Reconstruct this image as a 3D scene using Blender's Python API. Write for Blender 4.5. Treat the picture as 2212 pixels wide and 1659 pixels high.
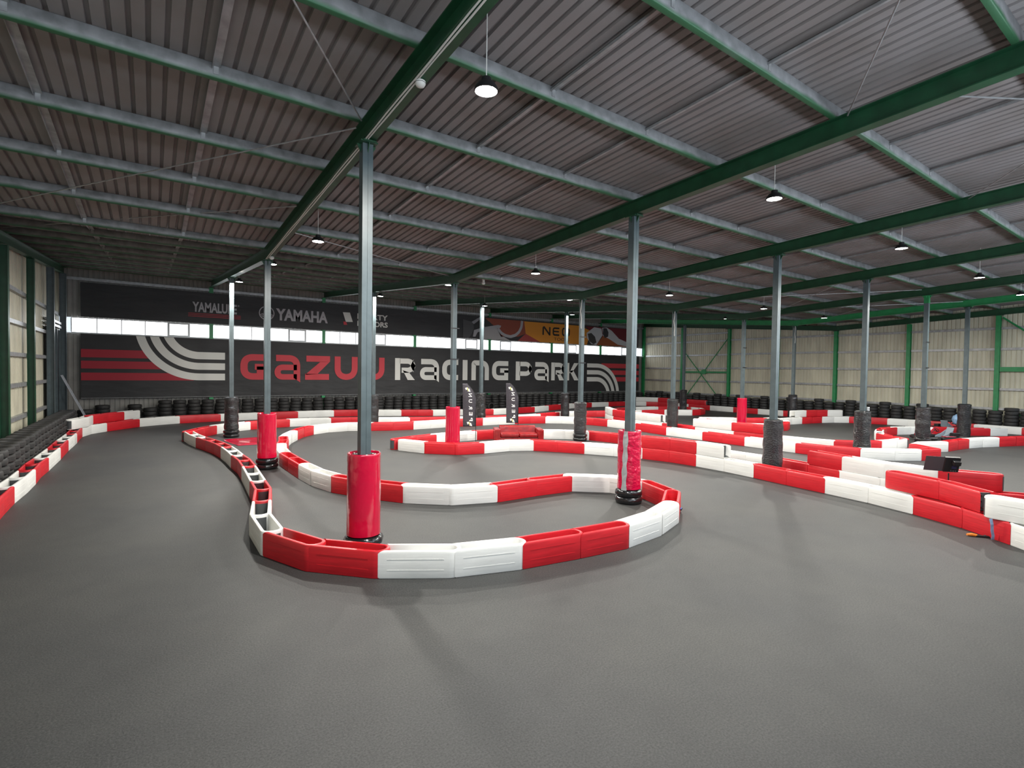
import bpy, math, random
from mathutils import Vector, Matrix, noise
for o in list(bpy.data.objects): bpy.data.objects.remove(o, do_unlink=True)
S = bpy.context.scene
COL = S.collection
PI = math.pi
# ---------------------------------------------------------------- camera, world, exposure
cd = bpy.data.cameras.new('camera')
cam = bpy.data.objects.new('camera', cd); COL.objects.link(cam)
cd.sensor_fit = 'HORIZONTAL'; cd.sensor_width = 36.0
cd.lens = 1111.613 / 2212 * 36.0
cd.clip_start = .05; cd.clip_end = 200
_r = Vector((0.8188117, -0.57388759, 0.01415735)); _u = Vector((0.00236767, 0.02803759, 0.99960407)); _f = Vector((0.57405731, 0.81845398, -0.02431628))
EYE = Vector((0, 0, 2.877))
cam.matrix_world = Matrix(((_r.x, _u.x, -_f.x, 0), (_r.y, _u.y, -_f.y, 0), (_r.z, _u.z, -_f.z, EYE.z), (0, 0, 0, 1)))
S.camera = cam
W = bpy.data.worlds.new('world'); S.world = W; W.use_nodes = True
W.node_tree.nodes['Background'].inputs[0].default_value = (.75, .85, 1, 1)
W.node_tree.nodes['Background'].inputs[1].default_value = 1.0
vs = S.view_settings
S.display_settings.display_device = 'sRGB'
vs.view_transform = 'Standard'; vs.look = 'None'; vs.gamma = 1.0; vs.use_curve_mapping = False
vs.exposure = 0.22
LAMP_W = 350.0          # each high bay lamp
PANE_BACK = 5.0         # daylight behind the banner-wall windows
PANE_FRONT = 19.0      # daylight through the ribbon windows behind the camera
LAMPS = [(3.12, 5.04, 6.05), (9.2, 4.97, 6.05), (15.19, 4.98, 6.05), (21.46, 4.93, 6.05), (26.98, 4.99, 6.05),
         (3.15, 12.34, 5.8), (9.38, 12.23, 5.8), (15.84, 12.44, 5.8), (22.14, 12.3, 5.8), (27.85, 12.33, 5.8),
         (3.04, 17.2, 6.05), (9.06, 17.11, 6.05), (15.04, 17.14, 6.05), (21.19, 16.9, 6.05), (26.88, 17.17, 6.05),
         (2.93, 23.54, 6.35), (8.9, 23.64, 6.35), (14.58, 23.43, 6.35), (20.82, 23.46, 6.35)]
# ---------------------------------------------------------------- the building's grid
XC = [2.704, 8.704, 14.759, 20.82, 26.84, 32.396]      # column lines across the hall
XG = 37.98                                             # end wall
XL = -3.3                                              # wall with the ladder
YR = [7.827, 16.015, 23.979]                           # column rows
YW = 32.765                                            # banner wall
YF = -0.9                                              # wall behind the camera
def zr(y):                                             # underside of the rafters (valley over the middle row)
    return 5.936 + (.049 * (YR[1] - y) if y < YR[1] else .0785 * (y - YR[1]))
def zdeck(y): return zr(y) + .51
ORD = ['', 'first', 'second', 'third', 'fourth', 'fifth', 'sixth', 'seventh', 'eighth', 'ninth', 'tenth', 'eleventh', 'twelfth', 'thirteenth',
       'fourteenth', 'fifteenth', 'sixteenth', 'seventeenth', 'eighteenth', 'nineteenth']
TENS = {2: 'twent', 3: 'thirt', 4: 'fort', 5: 'fift', 6: 'sixt', 7: 'sevent', 8: 'eight'}
def nth(n):
    if n < 20: return ORD[n]
    return TENS[n // 10] + ('ieth' if n % 10 == 0 else 'y-' + ORD[n % 10])
# ---------------------------------------------------------------- helpers
def link(o, parent=None):
    COL.objects.link(o)
    if parent is not None: o.parent = parent
    return o
def tag(o, label=None, cat=None, group=None, kind=None):
    if label: o['label'] = label
    if cat: o['category'] = cat
    if group: o['group'] = group
    if kind: o['kind'] = kind
    return o
def empty(name, loc=(0, 0, 0), rz=0.0):
    o = bpy.data.objects.new(name, None); o.empty_display_size = .1
    o.location = loc; o.rotation_euler = (0, 0, rz)
    return link(o)
def put(name, me, parent=None, loc=(0, 0, 0), rot=(0, 0, 0)):
    o = bpy.data.objects.new(name, me); o.location = loc; o.rotation_euler = rot
    return link(o, parent)
class MB:
    def __init__(s): s.v = []; s.f = []
    def add(s, vs_, fs):
        n = len(s.v); s.v += [tuple(v) for v in vs_]; s.f += [tuple(i + n for i in f) for f in fs]; return s
    def box(s, x0, x1, y0, y1, z0, z1):
        return s.add([(x0, y0, z0), (x1, y0, z0), (x1, y1, z0), (x0, y1, z0), (x0, y0, z1), (x1, y0, z1), (x1, y1, z1), (x0, y1, z1)],
                     [(3, 2, 1, 0), (4, 5, 6, 7), (0, 1, 5, 4), (1, 2, 6, 5), (2, 3, 7, 6), (3, 0, 4, 7)])
    def cbox(s, c, d): return s.box(c[0] - d[0] / 2, c[0] + d[0] / 2, c[1] - d[1] / 2, c[1] + d[1] / 2, c[2] - d[2] / 2, c[2] + d[2] / 2)
    def prism(s, poly, a, b):
        """poly: list of 2-D points; a, b: functions (p) -> 3-D for the two ends"""
        n = len(poly)
        return s.add([a(p) for p in poly] + [b(p) for p in poly],
                     [tuple(range(n - 1, -1, -1)), tuple(range(n, 2 * n))] + [(i, (i + 1) % n, n + (i + 1) % n, n + i) for i in range(n)])
    def tube(s, pts, r, n=8, cap=True):
        pts = [Vector(p) for p in pts]; base = len(s.v); m = len(pts)
        rr = r if hasattr(r, '__len__') else [r] * m
        up = None
        for i, p in enumerate(pts):
            d = (pts[min(i + 1, m - 1)] - pts[max(i - 1, 0)]).normalized()
            a = d.orthogonal().normalized() if up is None else (up - d * up.dot(d)).normalized()
            up = a; b = d.cross(a)
            for k in range(n):
                t = 2 * PI * k / n
                s.v.append(tuple(p + (a * math.cos(t) + b * math.sin(t)) * rr[i]))
        for i in range(m - 1):
            for k in range(n):
                s.f.append((base + i * n + k, base + i * n + (k + 1) % n, base + (i + 1) * n + (k + 1) % n, base + (i + 1) * n + k))
        if cap:
            s.f.append(tuple(base + k for k in range(n - 1, -1, -1))); s.f.append(tuple(base + (m - 1) * n + k for k in range(n)))
        return s
    def lathe(s, prof, n=24, c=(0, 0, 0), cap=True, closed=False, warp=None):
        base = len(s.v); m = len(prof)
        for i, (r, z) in enumerate(prof):
            for k in range(n):
                t = 2 * PI * k / n; q = r + (warp(t, z, r) if warp else 0)
                s.v.append((c[0] + q * math.cos(t), c[1] + q * math.sin(t), c[2] + z))
        for i in range(m if closed else m - 1):
            j = (i + 1) % m
            for k in range(n):
                s.f.append((base + i * n + k, base + i * n + (k + 1) % n, base + j * n + (k + 1) % n, base + j * n + k))
        if cap and not closed:
            s.f.append(tuple(base + k for k in range(n - 1, -1, -1))); s.f.append(tuple(base + (m - 1) * n + k for k in range(n)))
        return s
    def mesh(s, name, mat, smooth=None):
        me = bpy.data.meshes.new(name); me.from_pydata(s.v, [], s.f); me.update()
        if mat is not None: me.materials.append(mat)
        if smooth is not None:
            me.shade_smooth(); me.set_sharp_from_angle(angle=math.radians(smooth))
        return me
    def build(s, name, mat, parent=None, smooth=None, loc=(0, 0, 0), rot=(0, 0, 0)):
        return put(name, s.mesh(name, mat, smooth), parent, loc, rot)
def bevel(o, w=.01, seg=2):
    m = o.modifiers.new('bevel', 'BEVEL'); m.width = w; m.segments = seg; m.limit_method = 'ANGLE'; m.angle_limit = .6
    return o
# ---------------------------------------------------------------- materials
MATS = {}
def mat(name, col, rough=.5, metal=0.0, var=0.0, vscale=3.0, col2=None, bump=0.0, bscale=40.0, bdist=.01, spec=.5, coat=0.0, stretch=(1, 1, 1), thr=(.35, .65), coords='Object', detail=4.0):
    m = bpy.data.materials.new(name); m.use_nodes = True; MATS[name] = m
    nt = m.node_tree; b = nt.nodes['Principled BSDF']; L = nt.links.new
    b.inputs['Base Color'].default_value = (*col, 1); b.inputs['Roughness'].default_value = rough; b.inputs['Metallic'].default_value = metal
    b.inputs['Specular IOR Level'].default_value = spec; b.inputs['Coat Weight'].default_value = coat; b.inputs['Coat Roughness'].default_value = .08
    if var or bump:
        tc = nt.nodes.new('ShaderNodeTexCoord'); mp = nt.nodes.new('ShaderNodeMapping'); mp.inputs['Scale'].default_value = stretch
        L(tc.outputs[coords], mp.inputs['Vector'])
    if var:
        n = nt.nodes.new('ShaderNodeTexNoise'); n.inputs['Scale'].default_value = vscale; n.inputs['Detail'].default_value = detail
        L(mp.outputs[0], n.inputs['Vector'])
        r = nt.nodes.new('ShaderNodeValToRGB'); r.color_ramp.elements[0].position = thr[0]; r.color_ramp.elements[1].position = thr[1]
        c2 = col2 or tuple(c * (1 - var) for c in col)
        r.color_ramp.elements[0].color = (*c2, 1); r.color_ramp.elements[1].color = (*col, 1)
        L(n.outputs['Fac'], r.inputs['Fac']); L(r.outputs[0], b.inputs['Base Color'])
    if bump:
        n2 = nt.nodes.new('ShaderNodeTexNoise'); n2.inputs['Scale'].default_value = bscale; n2.inputs['Detail'].default_value = 3
        L(mp.outputs[0], n2.inputs['Vector'])
        bp = nt.nodes.new('ShaderNodeBump'); bp.inputs['Strength'].default_value = bump; bp.inputs['Distance'].default_value = bdist
        L(n2.outputs['Fac'], bp.inputs['Height']); L(bp.outputs[0], b.inputs['Normal'])
    return m
def glow(name, col, strength):
    m = bpy.data.materials.new(name); m.use_nodes = True; nt = m.node_tree; nt.nodes.clear()
    e = nt.nodes.new('ShaderNodeEmission'); o = nt.nodes.new('ShaderNodeOutputMaterial')
    e.inputs[0].default_value = (*col, 1); e.inputs[1].default_value = strength; nt.links.new(e.outputs[0], o.inputs[0]); MATS[name] = m
    return m
def floor_mat():
    m = bpy.data.materials.new('asphalt'); m.use_nodes = True; nt = m.node_tree; b = nt.nodes['Principled BSDF']; L = nt.links.new; N = nt.nodes.new
    tc = N('ShaderNodeTexCoord')
    fine = N('ShaderNodeTexNoise'); fine.inputs['Scale'].default_value = 55; fine.inputs['Detail'].default_value = 5; fine.inputs['Roughness'].default_value = .75
    big = N('ShaderNodeTexNoise'); big.inputs['Scale'].default_value = .45; big.inputs['Detail'].default_value = 5
    mid = N('ShaderNodeTexNoise'); mid.inputs['Scale'].default_value = 2.4; mid.inputs['Detail'].default_value = 6
    for n in (fine, big, mid): L(tc.outputs['Object'], n.inputs['Vector'])
    r1 = N('ShaderNodeValToRGB'); r1.color_ramp.elements[0].position = .36; r1.color_ramp.elements[1].position = .66
    r1.color_ramp.elements[0].color = (.024, .025, .026, 1); r1.color_ramp.elements[1].color = (.072, .073, .070, 1)
    L(fine.outputs['Fac'], r1.inputs['Fac'])
    r2 = N('ShaderNodeValToRGB'); r2.color_ramp.elements[0].position = .3; r2.color_ramp.elements[1].position = .7
    r2.color_ramp.elements[0].color = (.80, .81, .84, 1); r2.color_ramp.elements[1].color = (1.08, 1.06, 1.02, 1)
    L(big.outputs['Fac'], r2.inputs['Fac'])
    r3 = N('ShaderNodeValToRGB'); r3.color_ramp.elements[0].position = .25; r3.color_ramp.elements[1].position = .6
    r3.color_ramp.elements[0].color = (.86, .86, .87, 1); r3.color_ramp.elements[1].color = (1, 1, 1, 1)
    L(mid.outputs['Fac'], r3.inputs['Fac'])
    x1 = N('ShaderNodeMix'); x1.data_type = 'RGBA'; x1.blend_type = 'MULTIPLY'; x1.inputs[0].default_value = 1
    x2 = N('ShaderNodeMix'); x2.data_type = 'RGBA'; x2.blend_type = 'MULTIPLY'; x2.inputs[0].default_value = 1
    L(r1.outputs[0], x1.inputs[6]); L(r2.outputs[0], x1.inputs[7]); L(x1.outputs[2], x2.inputs[6]); L(r3.outputs[0], x2.inputs[7])
    L(x2.outputs[2], b.inputs['Base Color'])
    b.inputs['Roughness'].default_value = .62; b.inputs['Specular IOR Level'].default_value = .42
    bp = N('ShaderNodeBump'); bp.inputs['Strength'].default_value = .5; bp.inputs['Distance'].default_value = .006
    L(fine.outputs['Fac'], bp.inputs['Height']); L(bp.outputs[0], b.inputs['Normal'])
    return m
M_FLOOR = floor_mat()
M_DECK = mat('roof_deck_paint', (.23, .212, .213), .6, 0, var=.25, vscale=.8, col2=(.18, .16, .153))
M_PURLIN = mat('galvanised_purlin', (.27, .275, .285), .5, .2, var=.6, vscale=5, col2=(.17, .175, .18))
def purlin_mat():          # zinc grey with green overspray along the lower edge
    m = M_PURLIN; nt = m.node_tree; N = nt.nodes.new; L = nt.links.new; b = nt.nodes['Principled BSDF']
    tc = N('ShaderNodeTexCoord'); sx = N('ShaderNodeSeparateXYZ'); L(tc.outputs['Generated'], sx.inputs[0])
    n = N('ShaderNodeTexNoise'); n.inputs['Scale'].default_value = 1.1; L(tc.outputs['Object'], n.inputs['Vector'])
    ma = N('ShaderNodeMath'); ma.operation = 'MULTIPLY_ADD'; ma.inputs[1].default_value = .5; ma.inputs[2].default_value = -.1; L(n.outputs['Fac'], ma.inputs[0])
    sb = N('ShaderNodeMath'); sb.operation = 'SUBTRACT'; L(ma.outputs[0], sb.inputs[0]); L(sx.outputs['Z'], sb.inputs[1])
    mr = N('ShaderNodeMapRange'); mr.inputs['From Min'].default_value = -.15; mr.inputs['From Max'].default_value = .12; L(sb.outputs[0], mr.inputs['Value'])
    old = b.inputs['Base Color'].links[0].from_socket
    mx = N('ShaderNodeMix'); mx.data_type = 'RGBA'; L(mr.outputs[0], mx.inputs[0]); L(old, mx.inputs[6]); mx.inputs[7].default_value = (.03, .11, .05, 1)
    L(mx.outputs[2], b.inputs['Base Color'])
purlin_mat()
M_GREEN = mat('green_steel_paint', (.009, .066, .028), .42, 0, var=.3, vscale=4)
M_BGREEN = mat('bright_green_paint', (.02, .26, .085), .42, 0, var=.2, vscale=4)
M_COLGREY = mat('dark_grey_steel_paint', (.085, .115, .125), .38, 0, var=.2, vscale=6)
M_GIRT = mat('zinc_girt', (.42, .43, .44), .42, .5, var=.3, vscale=6)
M_CLAD = mat('cream_cladding', (.62, .59, .46), .5, 0, var=.2, vscale=2.2, stretch=(1, 1, .25))
M_CLADG = mat('grey_cladding', (.30, .29, .27), .55, 0, var=.2, vscale=2)
M_FRAME = mat('window_frame_white', (.6, .62, .63), .45)
M_PANEB = glow('daylight_pane', (.93, .97, 1.0), PANE_BACK)
M_PANEF = glow('daylight_pane_front', (.80, .90, 1.0), PANE_FRONT)
M_BANNER = mat('banner_vinyl', (.030, .030, .032), .62, 0, var=.25, vscale=1.5, bump=.5, bscale=1.6, bdist=.08, stretch=(.5, 1, 1.6))
M_PRINTW = mat('print_white', (.72, .72, .68), .6)
M_PRINTR = mat('print_red', (.52, .035, .05), .6)
M_PRINTDR = mat('print_dark_red', (.36, .012, .028), .6)
M_PRINTG = mat('print_silver', (.42, .41, .43), .6)
M_TYRE = mat('tyre_rubber', (.022, .022, .023), .62, 0, var=.5, vscale=9, col2=(.034, .033, .032), bump=.3, bscale=60, bdist=.004)
M_RED = mat('red_polyethylene', (.62, .012, .022), .42, 0, var=.18, vscale=5, bump=.035, bscale=14, bdist=.01, stretch=(.6, .6, 6))
M_WHITE = mat('white_polyethylene', (.80, .80, .77), .42, 0, var=.07, vscale=4, bump=.035, bscale=14, bdist=.01, stretch=(.6, .6, 6))
M_DGREY = mat('dark_grey_rubber', (.055, .06, .063), .55, 0)
M_BLACK = mat('black_plastic', (.012, .012, .013), .45)
M_BLACKM = mat('black_metal', (.016, .016, .017), .4, .3)
M_REDV = mat('red_vinyl', (.50, .004, .035), .16, 0, bump=.22, bscale=5, bdist=.05, coat=.5)
M_REDVW = mat('red_vinyl_creased', (.52, .004, .045), .14, 0, bump=.75, bscale=6.5, bdist=.06, coat=.5, stretch=(1, 1, 1.5))
M_WRAP = mat('black_stretch_film', (.011, .011, .013), .17, 0, bump=.8, bscale=17, bdist=.05, coat=.3, stretch=(1, 1, 2.2))
M_RUBW = mat('black_film_over_tyre', (.010, .010, .011), .15, 0, bump=.35, bscale=16, bdist=.03, coat=.3)
M_TAPE = mat('grey_tape', (.36, .38, .38), .5)
M_SOFA = mat('red_leather', (.29, .012, .014), .26, 0, var=.3, vscale=7, bump=.25, bscale=7, bdist=.03)
M_LAMP = glow('lamp_disc', (1.0, .98, .93), 40.0)
M_ALU = mat('aluminium', (.62, .64, .68), .35, .6)
M_CABLE = mat('white_cable', (.62, .61, .58), .5)
M_FLAG = mat('flag_cloth', (.055, .05, .06), .8, 0, var=.45, vscale=22, col2=(.035, .032, .04))
M_FWHITE = mat('flag_white', (.85, .84, .82), .7)
M_FYEL = mat('flag_yellow', (.62, .55, .18), .7)
M_FDIM = mat('flag_dim', (.16, .155, .15), .7)
M_BLUE = mat('blue_strap', (.03, .12, .42), .5)
M_LBLUE = mat('light_blue_sheet', (.30, .48, .72), .45, 0, var=.35, vscale=9)
M_ORANGE = mat('orange_plastic', (.85, .22, .02), .4)
M_KRED = mat('kart_red', (.36, .012, .03), .3, coat=.4)
M_KWHITE = mat('kart_white', (.75, .75, .70), .35)
M_KGREY = mat('kart_seat_grey', (.20, .24, .28), .4)
def flat(name, c): return mat(name, c, .62)
# ---------------------------------------------------------------- setting: floor, roof, walls
tag(MB().add([(XL - .5, YF - .2, 0), (XG + .4, YF - .2, 0), (XG + .4, YW + .4, 0), (XL - .5, YW + .4, 0)], [(0, 1, 2, 3)]).build('floor', M_FLOOR), kind='structure')
def deck():
    mb = MB(); pitch = .188; x = XL - .45; prof = []
    while x < XG + .4:
        prof += [(x, 0), (x + .126, 0), (x + .138, .042), (x + .176, .042)]; x += pitch
    ys = [YF - .15, YR[1], YW + .3]; n = len(prof)
    for y in ys:
        for px, pz in prof: mb.v.append((px, y, zdeck(y) + pz))
    for j in range(2):
        for i in range(n - 1):
            mb.f.append((j * n + i, (j + 1) * n + i, (j + 1) * n + i + 1, j * n + i + 1))
    top = len(mb.v)                                     # upper skin, so the roof has thickness
    for y in ys: mb.v += [(XL - .5, y, zdeck(y) + .16), (XG + .45, y, zdeck(y) + .16)]
    for j in range(2): mb.f.append((top + 2 * j, top + 2 * j + 1, top + 2 * j + 3, top + 2 * j + 2))
    return mb.build('ceiling', M_DECK)
tag(deck(), kind='structure')
def corr(axis, at, a0, a1, z0f, z1f, pitch=.2, depth=.03, inward=1):
    """trapezoidal cladding standing on the plane axis=at; z0f/z1f give the bottom and top for a position"""
    mb = MB(); a = a0; prof = []
    while a < a1:
        prof += [(a, 0), (min(a + .13, a1), 0), (min(a + .145, a1), depth), (min(a + .185, a1), depth)]; a += pitch
    prof.append((a1, 0)); n = len(prof)
    for zf in (z0f, z1f):
        for p, d in prof:
            q = at - inward * d
            mb.v.append((q, p, zf(p)) if axis == 'x' else (p, q, zf(p)))
    for i in range(n - 1): mb.f.append((i, i + 1, n + i + 1, n + i))
    return mb
def wall_profile_top(p): return zdeck(p) + .03
wl = tag(corr('x', XL - .33, YF - .1, YW + .2, lambda p: 0, wall_profile_top).build('wall_left', M_CLAD), kind='structure')
wr = tag(corr('x', XG + .22, YF - .1, YW + .2, lambda p: 0, wall_profile_top, inward=-1).build('wall_right', M_CLAD), kind='structure')
ZB, ZT = 4.472, 5.223
def two_band(name, y, inward, zt):
    mb = corr('y', y, XL - .4, XG + .3, lambda p: 0, lambda p: ZB, inward=inward)
    m2 = corr('y', y, XL - .4, XG + .3, lambda p: ZT, lambda p: zt, inward=inward)
    mb.add(m2.v, m2.f); return tag(mb.build(name, M_CLADG), kind='structure')
wb = two_band('wall_back', YW + .12, -1, zdeck(YW) + .05)
wf = two_band('wall_front', YF - .02, 1, zdeck(YF) + .05)
def hpost(mb, x, y, d, along, z1):
    """H-section post; along = direction of the flanges"""
    b, t = .20, .014
    if along == 'y':
        mb.box(x - d / 2, x - d / 2 + t, y - b / 2, y + b / 2, 0, z1).box(x + d / 2 - t, x + d / 2, y - b / 2, y + b / 2, 0, z1).box(x - d / 2 + t, x + d / 2 - t, y - .006, y + .006, 0, z1)
    else:
        mb.box(x - b / 2, x + b / 2, y - d / 2, y - d / 2 + t, 0, z1).box(x - b / 2, x + b / 2, y + d / 2 - t, y + d / 2, 0, z1).box(x - .006, x + .006, y - d / 2 + t, y + d / 2 - t, 0, z1)
    return mb
def girt(mb, axis, at, a0, a1, z, s):
    """C-section rail on the cladding, web to the room (s = direction to the room)"""
    for c, d in (((at + s * .105, z), (.01, .13)), ((at + s * .05, z + .06), (.10, .01)), ((at + s * .05, z - .06), (.10, .01))):
        if axis == 'x': mb.box(c[0] - d[0] / 2, c[0] + d[0] / 2, a0, a1, c[1] - d[1] / 2, c[1] + d[1] / 2)
        else: mb.box(a0, a1, c[0] - d[0] / 2, c[0] + d[0] / 2, c[1] - d[1] / 2, c[1] + d[1] / 2)
    return mb
YL = [0.2, 4.2, 8.2, 12.2, 16.2, 20.2, 24.2]
for y in YL: hpost(MB(), XL - .1, y, .2, 'y', zdeck(y) - .52).build('post', M_GREEN, wl)
for y in (28.3, 32.0): hpost(MB(), XL - .08, y, .24, 'y', zdeck(y) - .52).build('post', M_COLGREY, wl)
edges = [YF] + YL + [28.3, 32.6]
for a, b in zip(edges, edges[1:]):
    for z in (1.15, 2.21, 3.2, 4.23, 5.25):
        if a > 28 and z < 4.5: continue
        girt(MB(), 'x', XL - .32, a + .1, b - .1, z, 1).build('girt', M_GIRT, wl)
YE = [3.9, 7.87, 11.93, 16.04, 20.0, 23.91, 28.37]
for y in YE: hpost(MB(), XG + .08, y, .22, 'y', zr(y) - .02).build('post', M_BGREEN, wr)
hpost(MB(), XG + .05, YW - .1, .22, 'x', zr(YW)).build('post', M_BGREEN, wr)
edges = [YF] + YE + [YW - .2]
for a, b in zip(edges, edges[1:]):
    for z in (1.2, 2.28, 3.37, 4.48, 5.62):
        if b < 8 and z > 3 and z < 4: continue
        girt(MB(), 'x', XG + .21, a + .11, b - .11, z + (.03 if 16 < a < 23 else 0), -1).build('girt', M_GIRT, wr)
    if b > 8: girt(MB(), 'x', XG + .21, a + .11, b - .11, 6.25, -1).build('girt', M_GIRT, wr) if a > 23 else None
# wind bracing on the end wall
def bar(a, b, r=.035): return MB().tube([a, b], r, 6)
xb = XG + .02
bar((xb, 23.95, 5.85), (xb, 28.0, .8)).build('brace', M_BGREEN, wr); bar((xb, 28.3, 5.0), (xb, 24.6, .8)).build('brace', M_BGREEN, wr)
MB().box(xb - .03, xb + .05, 24.0, 28.3, 2.98, 3.12).build('brace', M_BGREEN, wr); MB().box(xb - .045, xb + .03, 25.95, 26.35, 2.9, 3.25).build('gusset_plate', M_BGREEN, wr)
bar((xb, 7.7, 6.2), (xb, 3.95, 2.9), .05).build('brace', M_BGREEN, wr); bar((xb, 6.9, .9), (xb, 4.1, 3.3), .05).build('brace', M_BGREEN, wr)
MB().box(xb - .04, xb + .06, 4.0, 7.75, 3.25, 3.5).build('brace', M_BGREEN, wr)
# banner-wall posts and eaves rail
for x in XC: hpost(MB(), x, YW - .02, .2, 'x', zr(YW) - .02).build('post', M_BGREEN, wb)
MB().box(XL - .2, XG, YW - .09, YW - .03, 7.02, 7.16).build('rail', M_GIRT, wb)
MB().box(XL - .2, XG, YW - .10, YW + .02, ZB - .06, ZB).build('sill', M_FRAME, wb)
# ribbon windows: six panes to a bay, one of them an opening casement with a heavier frame
BX = [XL + .1] + XC + [XG - .1]
k = 0
for wall_y, s, pm in ((YW + .05, -1, M_PANEB), (YF + .04, 1, M_PANEF)):
    for i in range(7):
        k += 1
        x0, x1 = BX[i] + .03, BX[i + 1] - .03; n = 6; w = (x1 - x0) / n
        we = tag(empty('window_%d' % k, ((x0 + x1) / 2, wall_y, ZB)), kind='structure')
        fm = MB(); cx = (x0 + x1) / 2
        fm.box(x0 - cx, x1 - cx, -.03, .03, 0, .035).box(x0 - cx, x1 - cx, -.03, .03, ZT - ZB - .035, ZT - ZB)
        for j in range(n + 1): fm.box(x0 + j * w - cx - .022, x0 + j * w - cx + .022, -.03, .03, .035, ZT - ZB - .035)
        fm.build('window_frame', M_FRAME, we)
        j = 4 if i < 2 else 1 + i % 4
        cs = MB(); a, b = x0 + j * w - cx + .022, x0 + (j + 1) * w - cx - .022; y0, y1 = sorted((s * .03, s * .055))
        cs.box(a, b, y0, y1, .03, .09).box(a, b, y0, y1, ZT - ZB - .09, ZT - ZB - .03).box(a, a + .06, y0, y1, .09, ZT - ZB - .09).box(b - .06, b, y0, y1, .09, ZT - ZB - .09)
        cs.build('casement', M_FRAME, we)
        for j in range(n):
            a, b = x0 + j * w - cx + .02, x0 + (j + 1) * w - cx - .02
            MB().add([(a, -s * .01, .03), (b, -s * .01, .03), (b, -s * .01, ZT - ZB - .03), (a, -s * .01, ZT - ZB - .03)], [(0, 1, 2, 3) if s < 0 else (3, 2, 1, 0)]).build('pane', pm, we)
# dark sliding door in the corner by the ladder
dr = tag(empty('door_1', (XL - .28, 30.15, 0)), kind='structure')
MB().box(.0, .05, -1.7, 1.7, 0, 4.5).build('door_leaf', mat('door_dark', (.03, .034, .042), .5), dr)
for z in (4.62, 4.80): MB().box(.0, .16, -1.75, 1.75, z - .05, z + .05).build('door_rail', M_GIRT, dr)
for y in (-1.72, -.55, .6, 1.72): MB().box(.05, .13, y - .05, y + .05, 0, 4.5).build('door_frame', M_COLGREY, dr)
# ---------------------------------------------------------------- roof steel
def rafter(name, x, label, m, y0, y1):
    e = empty(name, (x, 0, 0)); tag(e, label, 'rafter', 'green rafters across the hall', 'thing')
    d, b, t = .31, .19, .016
    mb = MB()
    ys = [y0, YR[1], y1]
    for j in range(2):
        a, c = ys[j], ys[j + 1]
        for xa, xb_, za, zb in ((-b / 2, b / 2, 0, t), (-b / 2, b / 2, d - t, d), (-.006, .006, t, d - t)):
            mb.add([(xa, a, zr(a) + za), (xb_, a, zr(a) + za), (xb_, c, zr(c) + za), (xa, c, zr(c) + za), (xa, a, zr(a) + zb), (xb_, a, zr(a) + zb), (xb_, c, zr(c) + zb), (xa, c, zr(c) + zb)],
                   [(3, 2, 1, 0), (4, 5, 6, 7), (0, 1, 5, 4), (1, 2, 6, 5), (2, 3, 7, 6), (3, 0, 4, 7)])
    mb.build('beam', m, e)
    for y in YR:
        p = MB()
        p.box(-.10, .10, y - .17, y + .17, zr(y) - .03, zr(y) - .005)
        p.build('splice_plate', m, e)
    return e
names = ['first', 'second', 'third', 'fourth', 'fifth', 'sixth']
raf = []
for i, x in enumerate(XC):
    raf.append(rafter('roof_rafter', x, 'green steel roof rafter over the %s column line counted from the ladder wall' % names[i], M_GREEN if i < 5 else M_BGREEN, YF - .05, YW - .12))
rafter('roof_rafter', XL - .12, 'green steel edge rafter along the top of the ladder wall', M_GREEN, YF - .05, YW - .12)
rafter('roof_rafter', XG - .02, 'green steel edge rafter along the top of the cream end wall', M_GREEN, YF - .05, YW - .12)
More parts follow.
